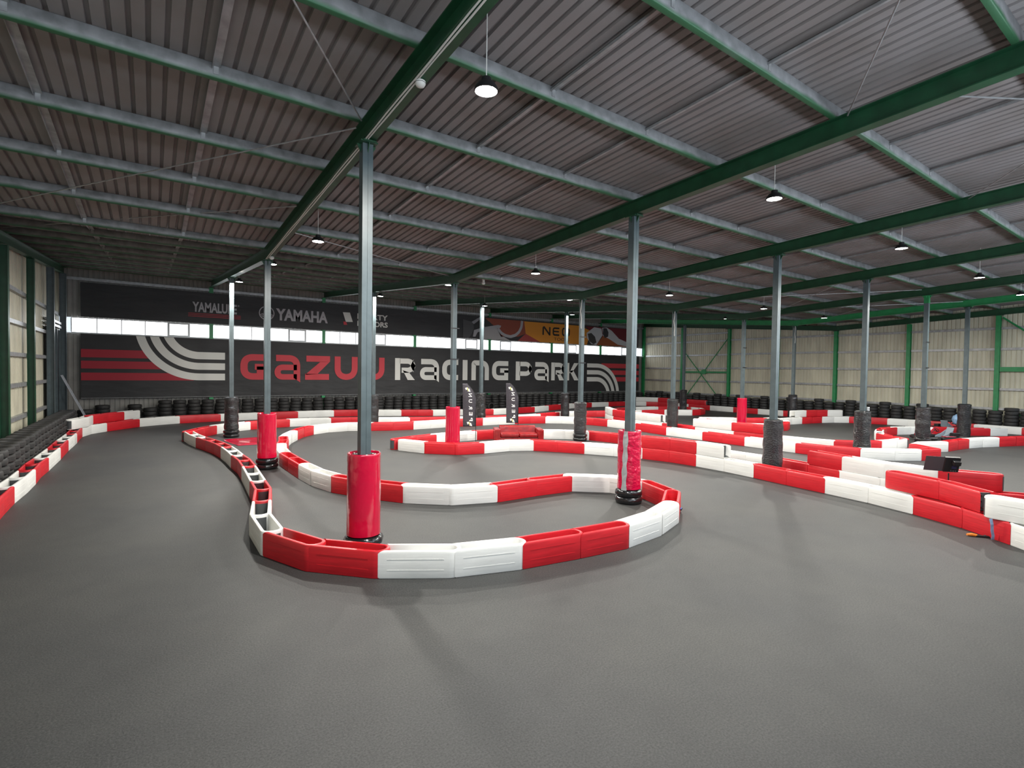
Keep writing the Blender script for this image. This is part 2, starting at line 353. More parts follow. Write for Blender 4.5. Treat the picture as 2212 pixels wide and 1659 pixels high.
# cables clipped under the first rafter
for dx in (-.03, -.065):
    MB().tube([(dx, y, zr(y) - .012 + .006 * math.sin(y * 3 + dx * 90)) for y in [YF + .1 + k * .45 for k in range(38)] if abs(y - YR[0]) > .12], .011, 6).build('conduit', M_CABLE, raf[0])
PY = [YR[1] - 2.047 * k for k in range(8, 0, -1)] + [YR[1] + .06] + [YR[1] + 2.02 * k for k in range(1, 9)]
PY = [y for y in PY if y > YF + .1]
for n_, y in enumerate(PY):
    e = empty('roof_purlin', (0, y, zr(y) + .31))
    near = y < YR[1] - .5
    if abs(y - YR[1]) < .5: lab = 'grey steel purlin in the roof valley over the middle column row'
    elif near: lab = 'grey steel roof purlin, %s from the valley on the camera side' % nth(sum(1 for q in PY if y <= q < YR[1] - .5))
    else: lab = 'grey steel roof purlin, %s from the valley on the banner side' % nth(sum(1 for q in PY if YR[1] + .5 < q <= y))
    tag(e, lab, 'purlin', 'purlins under the roof deck', 'thing')
    prof = [(.075, 0), (.012, 0), (0, .012), (0, .188), (.012, .2), (.075, .2), (.075, .194), (.016, .194), (.006, .184), (.006, .016), (.016, .006), (.075, .006)]
    MB().prism(prof, lambda p: (XL - .3, p[0], p[1]), lambda p: (XG + .15, p[0], p[1])).build('rail', M_PURLIN, e, smooth=50)
    if n_ + 1 < len(PY):
        y2 = PY[n_ + 1]; dz = zr(y2) - zr(y)
        for i in range(7):
            xs = [XL] + XC + [XG]
            for f in (1 / 3, 2 / 3):
                x = xs[i] + (xs[i + 1] - xs[i]) * f
                s = MB()
                for xa, xb_, za, zb in ((x - .05, x + .05, .15, .156), (x - .05, x - .045, .11, .156)):
                    a, c = .08, y2 - y
                    s.add([(xa, a, za), (xb_, a, za), (xb_, c, za + dz), (xa, c, za + dz), (xa, a, zb), (xb_, a, zb), (xb_, c, zb + dz), (xa, c, zb + dz)],
                          [(3, 2, 1, 0), (4, 5, 6, 7), (0, 1, 5, 4), (1, 2, 6, 5), (2, 3, 7, 6), (3, 0, 4, 7)])
                s.box(x - .03, x + .03, -.008, 0, .05, .17)
                s.build('strut', M_GIRT, e)
def rod(a, b, label):
    tag(MB().tube([a, b], .012, 6).build('brace_rod', M_GIRT), label, 'brace rod', 'thin wind bracing rods under the roof')
zz = lambda y: zr(y) + .25
rod((XC[0] - .12, 7.7, zz(7.7)), (XL, -.6, zz(-.6)), 'thin grey brace rod from the first front-row column up toward the camera')
rod((XC[0] - .12, 11.9, zz(11.9)), (XL, 19.3, zz(19.3) + .1), 'thin grey brace rod crossing the corner bay from first rafter to ladder wall')
rod((XC[0] - .12, 7.95, zz(7.95)), (XL, 16.0, zz(16.0)), 'thin dark brace rod from the first front-row column back to the ladder wall')
rod((XC[0] + .12, 13.8, zz(13.8)), (XC[1] - .12, 16.2, zz(16.2)), 'thin brace rod between first and second rafters near the roof valley')
rod((XC[1] - .12, 3.55, zz(3.55)), (XC[0] + 3.6, 2.1, zz(2.1)), 'thin brace rod over the hairpin bay reaching the second rafter')
rod((XC[1] + .1, 2.75, zz(2.75)), (XC[2] - .1, -.6, zz(-.6)), 'thin brace rod leaving the second rafter toward the wall behind')
rod((XC[2] - .1, 3.6, zz(3.6)), (XC[1] + 3.4, 1.6, zz(1.6)), 'thin brace rod in the bay between second and third rafters')
for i in (3, 4):
    rod((XC[i] + .1, 8.0, zz(8)), (XC[i + 1] - .1, 13.9, zz(13.9)), 'thin brace rod in the %s bay from the ladder wall, rising from the front row' % names[i + 1])
    rod((XC[i + 1] - .1, 8.0, zz(8)), (XC[i] + .1, 13.9, zz(13.9)), 'thin brace rod in the %s bay from the ladder wall, crossing its neighbour' % names[i + 1])
# ---------------------------------------------------------------- columns and their pads
ROWN = ['front row', 'middle row', 'back row']
PADZ = {(0, 0): 1.58, (0, 1): 1.58, (0, 2): 1.62, (1, 0): 1.6, (1, 1): 1.6, (1, 2): 1.64, (2, 0): 1.57, (2, 1): 1.6, (2, 2): 1.65, (3, 0): 1.62, (3, 1): 1.63, (3, 2): 1.57, (4, 0): 1.58, (4, 1): 1.58, (4, 2): 1.6, (5, 0): 1.58, (5, 1): 1.66, (5, 2): 1.66}
PADRED = {(0, 0), (0, 1), (1, 0), (1, 1), (4, 1)}
RINGS = {(0, 0): 2, (0, 1): 2, (0, 2): 2, (1, 0): 2, (2, 1): 2, (4, 0): 2}
def column_mesh(h):
    s = .08; g = .003; dpt = .006
    poly = [(-s, -s), (-g, -s), (-g, -s + dpt), (g, -s + dpt), (g, -s), (s, -s), (s, s), (g, s), (g, s - dpt), (-g, s - dpt), (-g, s), (-s, s)]
    return MB().prism(poly, lambda p: (p[0], p[1], 0), lambda p: (p[0], p[1], h))
def pad(i, r):
    x, y = XC[i], YR[r]; red = (i, r) in PADRED; zt = PADZ[(i, r)]; rn = RINGS.get((i, r), 0)
    e = empty('column_pad', (x, y, 0))
    colr = 'red vinyl' if red else 'black film wrapped'
    extra = {(1, 0): ' with a grey tape seam', (5, 1): ' with a pillowy top'}.get((i, r), '')
    tag(e, '%s pad%s around the %s column of the %s' % (colr, extra, nth(i + 1), ROWN[r]), 'column pad', 'padding round the column feet', 'thing')
    z0 = .155 * rn
    R = .25 if red else .255
    seed = i * 7.3 + r * 3.1
    amp = {(1, 0): .010, (0, 0): .004}.get((i, r), .005) if red else .012
    def wob(t, z, q):
        f = 1.0
        v = noise.noise(Vector((math.cos(t) * 2.2 + seed, math.sin(t) * 2.2, z * 3.2))) * amp
        v += noise.noise(Vector((math.cos(t) * 6 + seed, math.sin(t) * 6, z * 9))) * amp * .6
        if (i, r) == (1, 0): v += noise.noise(Vector((math.cos(t) * 5 + z * 4, math.sin(t) * 5, z * 14 + seed))) * .008
        return v
    n = 40
    zs = [z0 + .02 + (zt - z0 - .02) * k / n for k in range(n + 1)]
    lean = .02 if red else .03
    prof = [(R * (1 + lean * (1 - k / n)) + (0 if red else .008 * math.sin(k * .55 + seed)), z) for k, z in enumerate(zs)]
    if red:
        prof = [(R - .02, zs[0])] + prof + [(R - .006, zt + .008), (R - .016, zt + .004), (R - .02, zt - .12)]
        m = MB().lathe(prof, 48, cap=False, warp=wob); mat_ = M_REDVW if (i, r) == (1, 0) else M_REDV
    else:
        prof = [(R - .03, zs[0])] + prof + [(R - .02, zt + .02), (R - .07, zt + .04), (.13, zt + .03), (.10, zt - .03)]
        m = MB().lathe(prof, 44, cap=False, warp=wob); mat_ = M_WRAP
    m.build('cover', mat_, e, smooth=70)
    if red:
        MB().lathe([(R - .03, z0 + .02), (R - .03, zt - .05), (R - .06, zt - .015), (.14, zt - .02), (.11, zt - .06)], 32, cap=False, warp=lambda t, z, q: noise.noise(Vector((math.cos(t) * 9 + seed, math.sin(t) * 9, z * 30))) * .02 if z > zt - .04 else 0).build('film_lining', M_WRAP, e, smooth=70)
    for k in range(rn):
        pr = []
        for a in range(13):
            t = -PI / 2 + PI * a / 12; pr.append((.245 + .052 * math.cos(t), .155 * k + .08 + .078 * math.sin(t)))
        pr = [(.13, .155 * k + .003)] + pr + [(.13, .155 * k + .157)]
        MB().lathe(pr, 40, cap=False, warp=lambda t, z, q: noise.noise(Vector((math.cos(t) * 4 + seed + k, math.sin(t) * 4, z * 9))) * .014 if q > .2 else 0).build('tyre_ring', M_RUBW, e, smooth=70)
    if (i, r) == (1, 0):
        a0 = math.atan2(-y, -x) - .33; mb = MB(); nn = 24
        for k in range(nn + 1):
            z = .24 + (zt + .006 - .24) * k / nn; w = .055 + .01 * math.sin(k)
            for q in (-.5, 0, .5):
                t = a0 + q * w / .26 * 2 - .10 * (1 - k / nn)
                rr = R * (1 + lean * (1 - k / nn)) + .0075 + wob(t, z, 0)
                mb.v.append((rr * math.cos(t), rr * math.sin(t), z))
        for k in range(nn):
            for q in (0, 1): mb.f.append((3 * k + q, 3 * k + q + 1, 3 * k + q + 4, 3 * k + q + 3))
        mb.build('tape', M_TAPE, e)
for r in range(3):
    for i in range(6):
        x, y = XC[i], YR[r]; h = zr(y) - .035
        c = tag(empty('steel_column', (x, y, 0)), 'tall dark grey steel column, %s from the ladder wall in the %s' % (nth(i + 1), ROWN[r]), 'column', 'steel columns carrying the roof', 'thing')
        column_mesh(h).build('shaft', M_COLGREY, c)
        cap = MB().box(-.13, .13, -.15, .15, h, h + .02)
        for sx in (-1, 1):
            cap.prism([(sx * .08, h), (sx * .15, h), (sx * .08, h - .13)], lambda p: (p[0], -.006, p[1]), lambda p: (p[0], .006, p[1]))
        for sy in (-1, 1):
            cap.prism([(sy * .08, h), (sy * .15, h), (sy * .08, h - .13)], lambda p: (-.006, p[0], p[1]), lambda p: (.006, p[0], p[1]))
        cap.build('cap_plate', M_GREEN if (i, r) != (4, 0) else M_BGREEN, c)
        if (i, r) == (4, 0): MB().box(-.086, .086, -.086, .086, h - .30, h).build('sleeve', M_BGREEN, c)
        if (i, r) in ((1, 1), (4, 1), (4, 0), (2, 1)):
            for z in (3.28, 4.36):
                MB().box(-.17, .17, -.10, -.082, z - .02, z + .02).build('bracket', M_BLACKM, c)
        if (i, r) in ((2, 1), (3, 1), (5, 1)):
            MB().tube([(-.12, -.1, h - .02), (-.15, -.12, h - .25), (-.20, -.12, h - .5), (-.13, -.12, h - .8), (-.16, -.12, h - 1.05), (-.14, -.12, h - (1.2 if i != 5 else .9))], .014, 6).build('cable', M_CABLE, c)
        pad(i, r)
# ---------------------------------------------------------------- kerb barrier blocks
HW = .17; BH = .385
BODY = {}
def body_mesh(L, cname):
    key = (round(L, 2), cname)
    if key in BODY: return BODY[key]
    L = key[0]; rc = HW + .004
    # across the wall, from the outer foot over the rim down to the pocket floor
    sec = [(HW - .006, .004), (HW, .02), (HW, BH - .035), (HW - .010, BH - .010), (HW - .032, BH), (.128, BH), (.114, BH - .008), (.110, BH - .03), (.102, .07)]
    m = len(sec); st = []
    def hx(w): return math.sqrt(max(rc * rc - w * w, 0))
    mb = MB()
    rows = []
    rows.append([(hx(w), -w, z) for w, z in sec])
    rows.append([(L * .5, -w, z) for w, z in sec])
    for k in range(13):
        t = -PI / 2 + PI * k / 12
        rows.append([(L + w * math.cos(t), w * math.sin(t), z) for w, z in sec])
    rows.append([(L * .5, w, z) for w, z in sec])
    rows.append([(hx(w), w, z) for w, z in sec])
    for rw in rows: mb.v += rw
    for j in range(len(rows) - 1):
        for i in range(m - 1):
            mb.f.append((j * m + i, (j + 1) * m + i, (j + 1) * m + i + 1, j * m + i + 1))
    last = (len(rows) - 1) * m
    mb.f.append(tuple(range(m))); mb.f.append(tuple(last + i for i in range(m - 1, -1, -1)))      # horn faces
    fl = [j * m + m - 1 for j in range(len(rows))]
    mb.f.append(tuple(fl))                                                                          # pocket floor
    fb = [j * m for j in range(len(rows))]; mb.f.append(tuple(reversed(fb)))                        # underside
    for sgn in (-1, 1):                                                                             # moulded ribs on the flanks
        for z in (.12, .27):
            y0, y1 = sorted((sgn * HW, sgn * (HW + .003))); mb.box(.16, L - .06, y0, y1, z - .005, z + .005)
    BODY[key] = mb.mesh('barrier_body', M_RED if cname == 'red' else M_WHITE, 35)
    return BODY[key]
BUMP = {}
def bumper_mesh(L):
    k = round(L, 2)
    if k not in BUMP:
        mb = MB(); n = 8; r0, r1 = HW - .004, HW + .0025
        for i in range(n + 1):
            t = math.radians(-37 + 74 * i / n)
            for r, z in ((r0, .03), (r1, .03), (r1, .335), (r0, .335)): mb.v.append((k + r * math.cos(t), r * math.sin(t), z))
        for i in range(n):
            for q in range(4): mb.f.append((4 * i + q, 4 * i + (q + 1) % 4, 4 * i + 4 + (q + 1) % 4, 4 * i + 4 + q))
        mb.f += [(3, 2, 1, 0), (4 * n, 4 * n + 1, 4 * n + 2, 4 * n + 3)]
        BUMP[k] = mb.mesh('barrier_bumper', M_DGREY)
    return BUMP[k]
def socket_mesh():
    mb = MB().box(.165, .19, -.105, .105, .02, .355)
    for y in (-.05, .05):
        for z in (.08, .19, .30): mb.tube([(.163, y, z), (.14, y, z)], .014, 8)
    return mb.mesh('barrier_socket', M_DGREY)
SOCK = socket_mesh()
def cen(pts, side):        # a run's centre line from the foot of its visible face
    P = [Vector(p) for p in pts]; n = len(P); out = []
    for i in range(n):
        ds = []
        if i > 0: ds.append((P[i] - P[i - 1]).normalized())
        if i < n - 1: ds.append((P[i + 1] - P[i]).normalized())
        d = (ds[0] + ds[-1]).normalized(); c = 1 / max(.75, abs(d.dot(ds[0])))
        out.append(P[i] + Vector((-d.y, d.x)) * (side * HW * c))
    return out
CH = {}
def add(name, segs):
    pts, col = [], ''
    for s, side in segs:
        q = []
        for tk in s.split():
            if ',' in tk: q.append(tuple(float(v) for v in tk.split(',')))
            else: col += tk
        pts += cen(q, side)
    CH[name] = (col[:len(pts) - 1], pts)
add('outer',[("-2.27,11.6 R -2.27,12.6 R -2.3,13.56 R -2.31,14.53 W -2.27,15.6 W -2.27,16.63 R -2.3,17.56 R -2.27,18.57 W -2.26,19.56 W -2.25,20.6 R -2.26,21.59 R -2.27,22.6 W -2.25,23.65 W -2.24,24.7 R -2.26,25.7 R -2.26,26.72 W -2.05,27.7 W -1.57,28.52 R -1.03,29.26 R -.44,30.02 W .34,30.55 W 1.2,30.98 R 2.12,31.2 R 3.07,31.33 W 4.02,31.42 W 4.98,31.52 R 6.0,31.52 R 7.02,31.55 W 8.04,31.58 W 9.05,31.55 R 10.0,31.32 R 10.94,30.96 W 11.87,30.58 W 12.8,30.16 R 13.7,29.72 R 14.6,29.36 W 15.58,29.09 W 16.57,28.82 R 17.55,28.58 R 18.55,28.43 W 19.55,28.47 W 20.52,28.62 R 21.45,28.78 R 22.38,28.98 W 23.3,29.3 W 24.22,29.7 R 25.15,30.07 R 26.1,30.4 W 27.07,30.68 W 28.05,30.92 R 29.05,31.08 R 30.05,31.18 W 31.05,31.22 W 32.05,31.22 R 33.05,31.2 R 34.02,31.1 W 34.95,30.85 W 35.75,30.3 R 36.25,29.45 R 36.42,28.45 W 36.42,27.43 W 36.42,26.4 R 36.42,25.4 R 36.42,24.4 W 36.42,23.4 W 36.42,22.4 R 36.42,21.42 R 36.42,20.45 W 36.42,19.5 W 36.42,18.6 R 36.42,17.6 R 36.42,16.6",1)])
add('outer_top',[("-2.42,26.1 W -2.1,27.15 W -2.02,28.05 R -1.53,28.9 R -1.0,29.72 W -.42,30.5",1)])
add('isl_far',[("1.28,23.5 R 1.83,24.55 R 2.32,25.35 W 3.02,25.93 W 3.78,26.42 R 4.68,26.76 R 5.6,26.9 W 6.57,26.88 W 7.52,26.68 R 8.43,26.34 R 9.34,25.94 W 10.25,25.52 W 11.17,25.15 R 12.12,24.8 R 13.06,24.5 W 14.0,24.32 W 15.0,24.16 R 16.0,23.98 R 17.0,23.85 W 18.0,23.85 W 19.0,24.02 R 19.95,24.3 R 20.9,24.55 W 21.85,24.62 W 22.82,24.45 R 23.78,24.2 R 24.7,23.9",1)])
add('main',[("1.02,23.5 W 1.12,22.4 W 1.28,21.4 R 1.5,20.4 R 1.68,19.42 R 1.78,18.48 W 1.83,17.55 W 1.85,16.58 R 1.9,15.6 R 1.87,14.6 W 1.82,13.58 W 1.77,12.6 R 1.73,11.7 R 1.55,10.71 W 1.36,9.7 W 1.36,8.6 R 1.77,7.58 R 2.49,6.8 W 3.38,6.24 W 4.36,5.96 R 5.38,5.82 R 6.36,5.73 W 7.38,5.86 W 8.31,6.19 R 9.18,6.8 R",1),
 ("9.24,7.84 W 8.98,8.67 W 8.3,9.25 R 7.32,9.33 R 6.27,9.33 W 5.25,9.63 W 4.47,10.31 R 3.9,11.16 R 3.43,12.09 W 3.2,13.06 W 3.13,14.08 R 3.1,15.18 R 3.08,16.25 W 3.16,17.33 W 3.35,18.3 R 3.6,19.2 R",-1),
 ("4.1,20.06 W 4.4,20.9 W 4.8,21.75 R 5.23,22.55 R 5.78,23.22 W 6.55,23.72 W 7.45,23.85 W 8.39,23.47 R 9.32,23.12 R 10.3,22.98 W 11.27,23.04 W 12.27,23.14 R 13.27,23.1 R 14.27,23.03 W 15.27,23.02 W 16.27,22.92 R 17.2,22.74 R 18.02,22.42 W 18.78,21.9 W 19.38,21.2 R 19.74,20.38 R 19.9,19.5 W 19.93,18.5 W 19.85,17.52 R 19.72,16.5 R 19.64,15.48 W 19.63,14.5 W 19.62,13.54 R 19.58,12.56 R 19.55,11.56 W 19.55,10.55 W 19.56,9.57 R 19.62,8.58 R 19.98,7.62 W 20.8,6.85 W 21.62,6.34 R 22.6,6.07",1),])
add('hook_T',[("22.72,6.1 R 23.35,6.85 W 24.3,6.95 W 25.25,6.55 R 26.25,6.5 R 27.23,6.4 W 28.18,6.2 W 29.13,5.88 R 30.1,5.55 R 31.05,5.25 W 32.0,5.0 W 33.0,4.8",1)])
add('S',[("7.22,17.2 W 7.74,16.15 R 8.54,15.36 R 9.55,15.14 W 10.55,15.16 W 11.38,14.8 R 11.95,14.08 R 12.52,13.3 W 13.06,12.42 W 13.5,11.54 R 13.77,10.66 R 13.87,9.72 W 13.86,8.76 W 13.75,7.78 R 13.6,6.8 R 13.47,5.8 W 13.32,4.83 W 13.04,3.9 R 12.66,3.02 R 12.1,2.23 W 11.5,1.5 W 10.9,.75",1)])
add('S_top',[("13.5,11.54 R 13.79,10.66 R 13.88,9.72 W 13.86,8.76",1)])
add('S_top2',[("13.46,4.5 R 13.12,3.52 R 12.5,2.72",1)])
add('S_top3',[("12.2,2.5 W 12.15,1.55 W 11.9,.6",1)])
add('U',[("7.3,17.5 R 8.2,17.85 R 9.15,18.08 W 10.12,18.22 W 11.1,18.28 R 12.05,18.16 R 12.95,17.8 R 13.75,17.28 W 14.55,16.7 W 15.2,15.92 R 15.52,15.0 R 15.58,14.0 W 15.5,13.0 W 15.42,12.0 R 15.36,11.0 R 15.35,9.98 W 15.35,8.96 W 15.33,7.98 R 15.17,7.02 R 14.88,6.06 W 14.7,5.06 W 14.72,4.06 R 15.0,3.12 R 15.5,2.3",1)])
add('U_top',[("15.17,7.08 R 14.92,6.1 W 14.72,5.08 W 14.76,4.06 R 15.15,3.1",1)])
add('V',[("22.98,22.7 W 22.3,21.8 W 21.76,20.88 R 21.5,19.9 R 21.36,18.9 W 21.27,17.95 W 21.2,16.98 R 21.17,15.98 R 21.15,15.0 W 21.13,14.0 W 21.12,13.0 R 21.12,12.02 R 21.15,11.05 W 21.25,10.08 W 21.5,9.12 R 22.2,8.45 R 23.1,8.03 W 24.05,7.83 W 25.02,7.8",1)])
add('V_top',[("22.98,22.7 W 22.3,21.8 W 21.76,20.88 R 21.5,19.9 R 21.36,18.9 W 21.27,17.95 W 21.2,16.98",1)])
add('V_top2',[("21.13,15.1 W 21.12,14.1 W 21.1,13.1 R 21.1,12.1 R 21.12,11.1",1)])
add('V_hook',[("25.3,7.85 R 25.85,8.55 R 26.55,9.1 W 27.4,9.45 W 28.35,9.75 R 29.3,9.95 R 30.3,9.85 W 31.2,9.55 W 32.05,9.07 R 32.75,8.45 R 33.45,7.8 R 34.25,7.2 W 35.1,6.75",1)])
add('N',[("25.1,23.7 W 26.0,23.42 W 26.95,23.25 R 27.93,23.12 R 28.9,22.92 W 29.8,22.5 W 30.65,21.98 R 31.6,21.9 R 32.55,22.2 W 33.25,22.9 W 33.5,23.85 R 33.2,24.8 R 32.4,25.4 R 31.4,25.7 W 30.4,25.85 W 29.4,25.95 W 28.4,26.0 R 27.45,25.9 R 26.55,25.5",1)])
add('Z',[("25.75,17.5 R 25.35,16.6 R 25.2,15.62 W 25.4,14.65 W 26.1,14.0 R 27.05,13.95 R 27.95,14.3 W 28.8,14.8",-1)])
add('Zf',[("26.1,17.95 W 26.95,17.4 W 27.7,16.75 R 28.45,16.2 R 29.35,15.85 W 30.3,15.75",1)])
add('X',[("28.85,15.0 W 29.75,15.2 W 30.7,15.2 W 31.65,15.08 R 32.6,14.95 R 33.52,14.8 W 34.42,14.5 W 35.2,13.98 R 35.75,13.2 R 36.12,12.3 W 36.35,11.35 W 36.42,10.4 R 36.42,9.4 R 36.42,8.42 W 36.42,7.5 W 36.42,6.55 R 36.42,5.55 R 36.42,4.55",1)])
add('X_top',[("31.3,15.35 W 32.4,15.2 R 33.3,15.0 R 34.1,14.75 W 34.95,14.3",1)])
add('corner_top',[("35.0,30.95 W 35.8,30.4 W 36.3,29.5 R 36.45,28.5",1)])
add('corner_top2',[("36.45,27.0 R 36.45,26.0 R 36.45,25.0",1)])
PH = {  # how each run is told apart, where its counting starts, its height, joint direction and which end stays open
    'outer': ('in the outer row by the tyres, from the ladder wall', 0, True, None),
    'outer_top': ('in the raised row by the ladder corner', BH, True, None),
    'isl_far': ('behind the red floor sheet, from the tip', 0, True, None),
    'main': ('in the long snaking hairpin row, from its banner end', 0, False, None),
    'hook_T': ('in the row before the karts', 0, False, None),
    'S': ('in the row before the red sofa, from its tip', 0, True, None),
    'S_top': ('stacked by the pad with grey tape', BH, False, 'start'),
    'S_top2': ('stacked beside the light stand', BH, True, 'end'),
    'S_top3': ('stacked above the blue strap', BH, True, None),
    'U': ('in the row behind the red sofa, from its tip', 0, True, None),
    'U_top': ('stacked behind the light stand', BH, False, None),
    'V': ('in the bottom double-height row, from the banner side', 0, False, None),
    'V_top': ('stacked at the banner end of the double-height row', BH, True, 'end'),
    'V_top2': ('stacked midway on the double-height row', BH, False, None),
    'V_hook': ('in the row hooking behind the karts', 0, True, None),
    'N': ('in the loop round the sixth back-row column', 0, False, None),
    'Z': ('before the red fifth middle-row pad', 0, False, None),
    'Zf': ('behind the red fifth middle-row pad', 0, True, None),
    'X': ('in the row along the cream end wall', 0, False, None),
    'X_top': ('stacked on the cream end-wall row', BH, False, None),
    'corner_top': ('stacked in the banner and end-wall corner', BH, False, None),
    'corner_top2': ('stacked beneath the wall cross-brace', BH, False, None),
}
CLIP = {'S': 20, 'hook_T': 9, 'X': 16}
OPEN = {'S_top': 'last', 'V_top': 'last', 'S_top2': 'last', 'U_top': 'last'}
def run(name):
    cols, pts = CH[name]; phrase, z, rev, _ = PH[name]
    if name == 'outer': pts, cols = pts[1:], cols[1:]
    n = CLIP.get(name, len(cols)); cnt = {'R': 0, 'W': 0}
    for i in range(n):
        a, b = Vector(pts[i]), Vector(pts[i + 1])
        if rev: a, b = b, a
        d = b - a; L = round(d.length, 2); cname = 'red' if cols[i] == 'R' else 'white'
        cnt[cols[i]] += 1
        e = empty('barrier_block', (a.x, a.y, z), math.atan2(d.y, d.x))
        tag(e, '%s barrier block, %s %s %s' % (cname, nth(cnt[cols[i]]), cname, phrase), 'barrier block', 'red and white barrier blocks edging the track', 'thing')
        put('block_body', body_mesh(L, cname), e); put('bumper', bumper_mesh(L), e)
        first = (i == n - 1) if rev else (i == 0)
        if (first and name in ('outer_top', 'U')) or (name == 'S_top2' and i == n - 1): put('end_plate', SOCK, e)
        if name == 'S_top' and i == n - 1: put('end_plate', SOCK, e)
        if name == 'V_top' and i == n - 1: put('end_plate', SOCK, e)
    return n
# runs whose open sockets face the counted end
PH['S_top'] = (PH['S_top'][0], BH, True, None); PH['V_top'] = (PH['V_top'][0], BH, True, None)
for k_ in CH: run(k_)
# ---------------------------------------------------------------- tyre walls
def tyre_prof(R=.30, h=.186, hole=.185):
    return [(hole, .03), (hole + .02, .012), (hole + .06, .0), (R - .035, .004), (R - .008, .022), (R, .05), (R, .068), (R - .007, .071), (R - .007, .075), (R, .078), (R, .108), (R - .007, .111), (R - .007, .115), (R, .118), (R, h - .05),
            (R - .008, h - .022), (R - .035, h - .004), (hole + .06, h), (hole + .02, h - .012), (hole, h - .03), (hole - .004, h - .045), (hole + .05, h - .05), (hole + .05, .05), (hole - .004, .045)]
TY = MB().lathe(tyre_prof(), 26, cap=False, closed=True).mesh('tyre', M_TYRE, 40)
TYS = MB().lathe([(.185, .02), (.24, 0), (.28, .01), (.3, .045), (.3, .14), (.28, .176), (.24, .186), (.185, .166)], 14, cap=False, closed=True)
random.seed(5)
stacks = []           # (x, y, levels, wall phrase, ordinal)
y = 12.4; k = 0
while y < 29.6:
    k += 1; stacks.append((-2.955, y, 5, 'along the ladder wall', k)); y += .62
x = -2.6; k = 0
lev = [4, 5, 3, 5, 4, 6]
while x < 37.2:
    k += 1
    stacks.append((x, 32.27 if k > 1 else 31.9, lev[k - 1] if k <= 6 else 6, 'below the banner', k)); x += .64
y = 31.4; k = 0
while y > 4.6:
    k += 1; stacks.append((37.32, y, 6 if k % 3 else 7, 'along the cream wall', k)); y -= .64
tyres = []
def seen(p):
    d = p - EYE; zc = d.dot(_f)
    if zc < .2: return 0
    px = 1106 + 1111.6 * d.dot(_r) / zc; py = 829.5 - 1111.6 * d.dot(_u) / zc
    return 1111.6 / zc if -20 < px < 2232 and -20 < py < 1680 else 0
for (x, y, n, ph, k) in stacks:
    for l in range(n):
        ox, oy = random.uniform(-.022, .022), random.uniform(-.022, .022)
        z = l * .1885
        vis = seen(Vector((x, y, z + .1)))
        if l < 2 and 'ladder' not in ph: vis = 0
        if l < 1: vis = 0
        tyres.append((vis, x + ox, y + oy, z, n - l, ph, k, random.uniform(0, 6.28)))
order = sorted(range(len(tyres)), key=lambda i: -tyres[i][0])
single = set([i for i in order if tyres[i][0] > 0][:292])
rest = MB()
corner = {'along the ladder wall': 'camera end', 'below the banner': 'ladder corner', 'along the cream wall': 'banner corner'}
for i, (v, x, y, z, top, ph, k, a) in enumerate(tyres):
    if i in single:
        o = put('tyre', TY, None, (x, y, z), (0, 0, a))
        tag(o, 'black tyre, %s from top of %s stack %s, counted from %s' % (nth(top), nth(k), ph, corner[ph]), 'tyre', 'old car tyres stacked along the walls', 'thing')
    else:
        ca, sa = math.cos(a), math.sin(a)
        rest.add([(x + p[0] * ca - p[1] * sa, y + p[0] * sa + p[1] * ca, z + p[2]) for p in TYS.v], TYS.f)
tag(rest.build('stacked_tyres', M_TYRE, smooth=50), 'remaining black tyres low in the stacks behind the outer barriers', 'tyres', None, 'stuff')
lone = put('tyre', TY, None, (20.35, 31.72, .3), (PI / 2, 0, 0))
tag(lone, 'single tyre standing upright between tyre stacks and barriers behind the feather flags', 'tyre', 'old car tyres stacked along the walls', 'thing')
# ---------------------------------------------------------------- banners on the far wall
def ribbon(path, w, closed=False):
    """2-D stroke of width w along path -> (verts, faces)"""
    n = len(path); L_, R_ = [], []
    for i in range(n):
        p = Vector(path[i]); ds = []
        if i > 0: ds.append((p - Vector(path[i - 1])).normalized())
        if i < n - 1: ds.append((Vector(path[i + 1]) - p).normalized())
        d = (ds[0] + ds[-1]).normalized(); c = 1 / max(.5, d.dot(ds[0])); nr = Vector((-d.y, d.x)) * (w / 2 * c)
        L_.append(p + nr); R_.append(p - nr)
    return L_, R_
def fillet(pts, seg=7):
    out = []
    for i, p in enumerate(pts):
        r = p[2] if len(p) > 2 else 0; q = Vector(p[:2])
        if r == 0 or i in (0, len(pts) - 1): out.append(q); continue
        a = (Vector(pts[i - 1][:2]) - q).normalized(); b = (Vector(pts[i + 1][:2]) - q).normalized()
        p0, p1 = q + a * r, q + b * r
        for k in range(seg + 1):
            t = k / seg; out.append((1 - t) ** 2 * p0 + 2 * t * (1 - t) * (q * .86 + (p0 + p1) * .07) + t * t * p1)
    return out
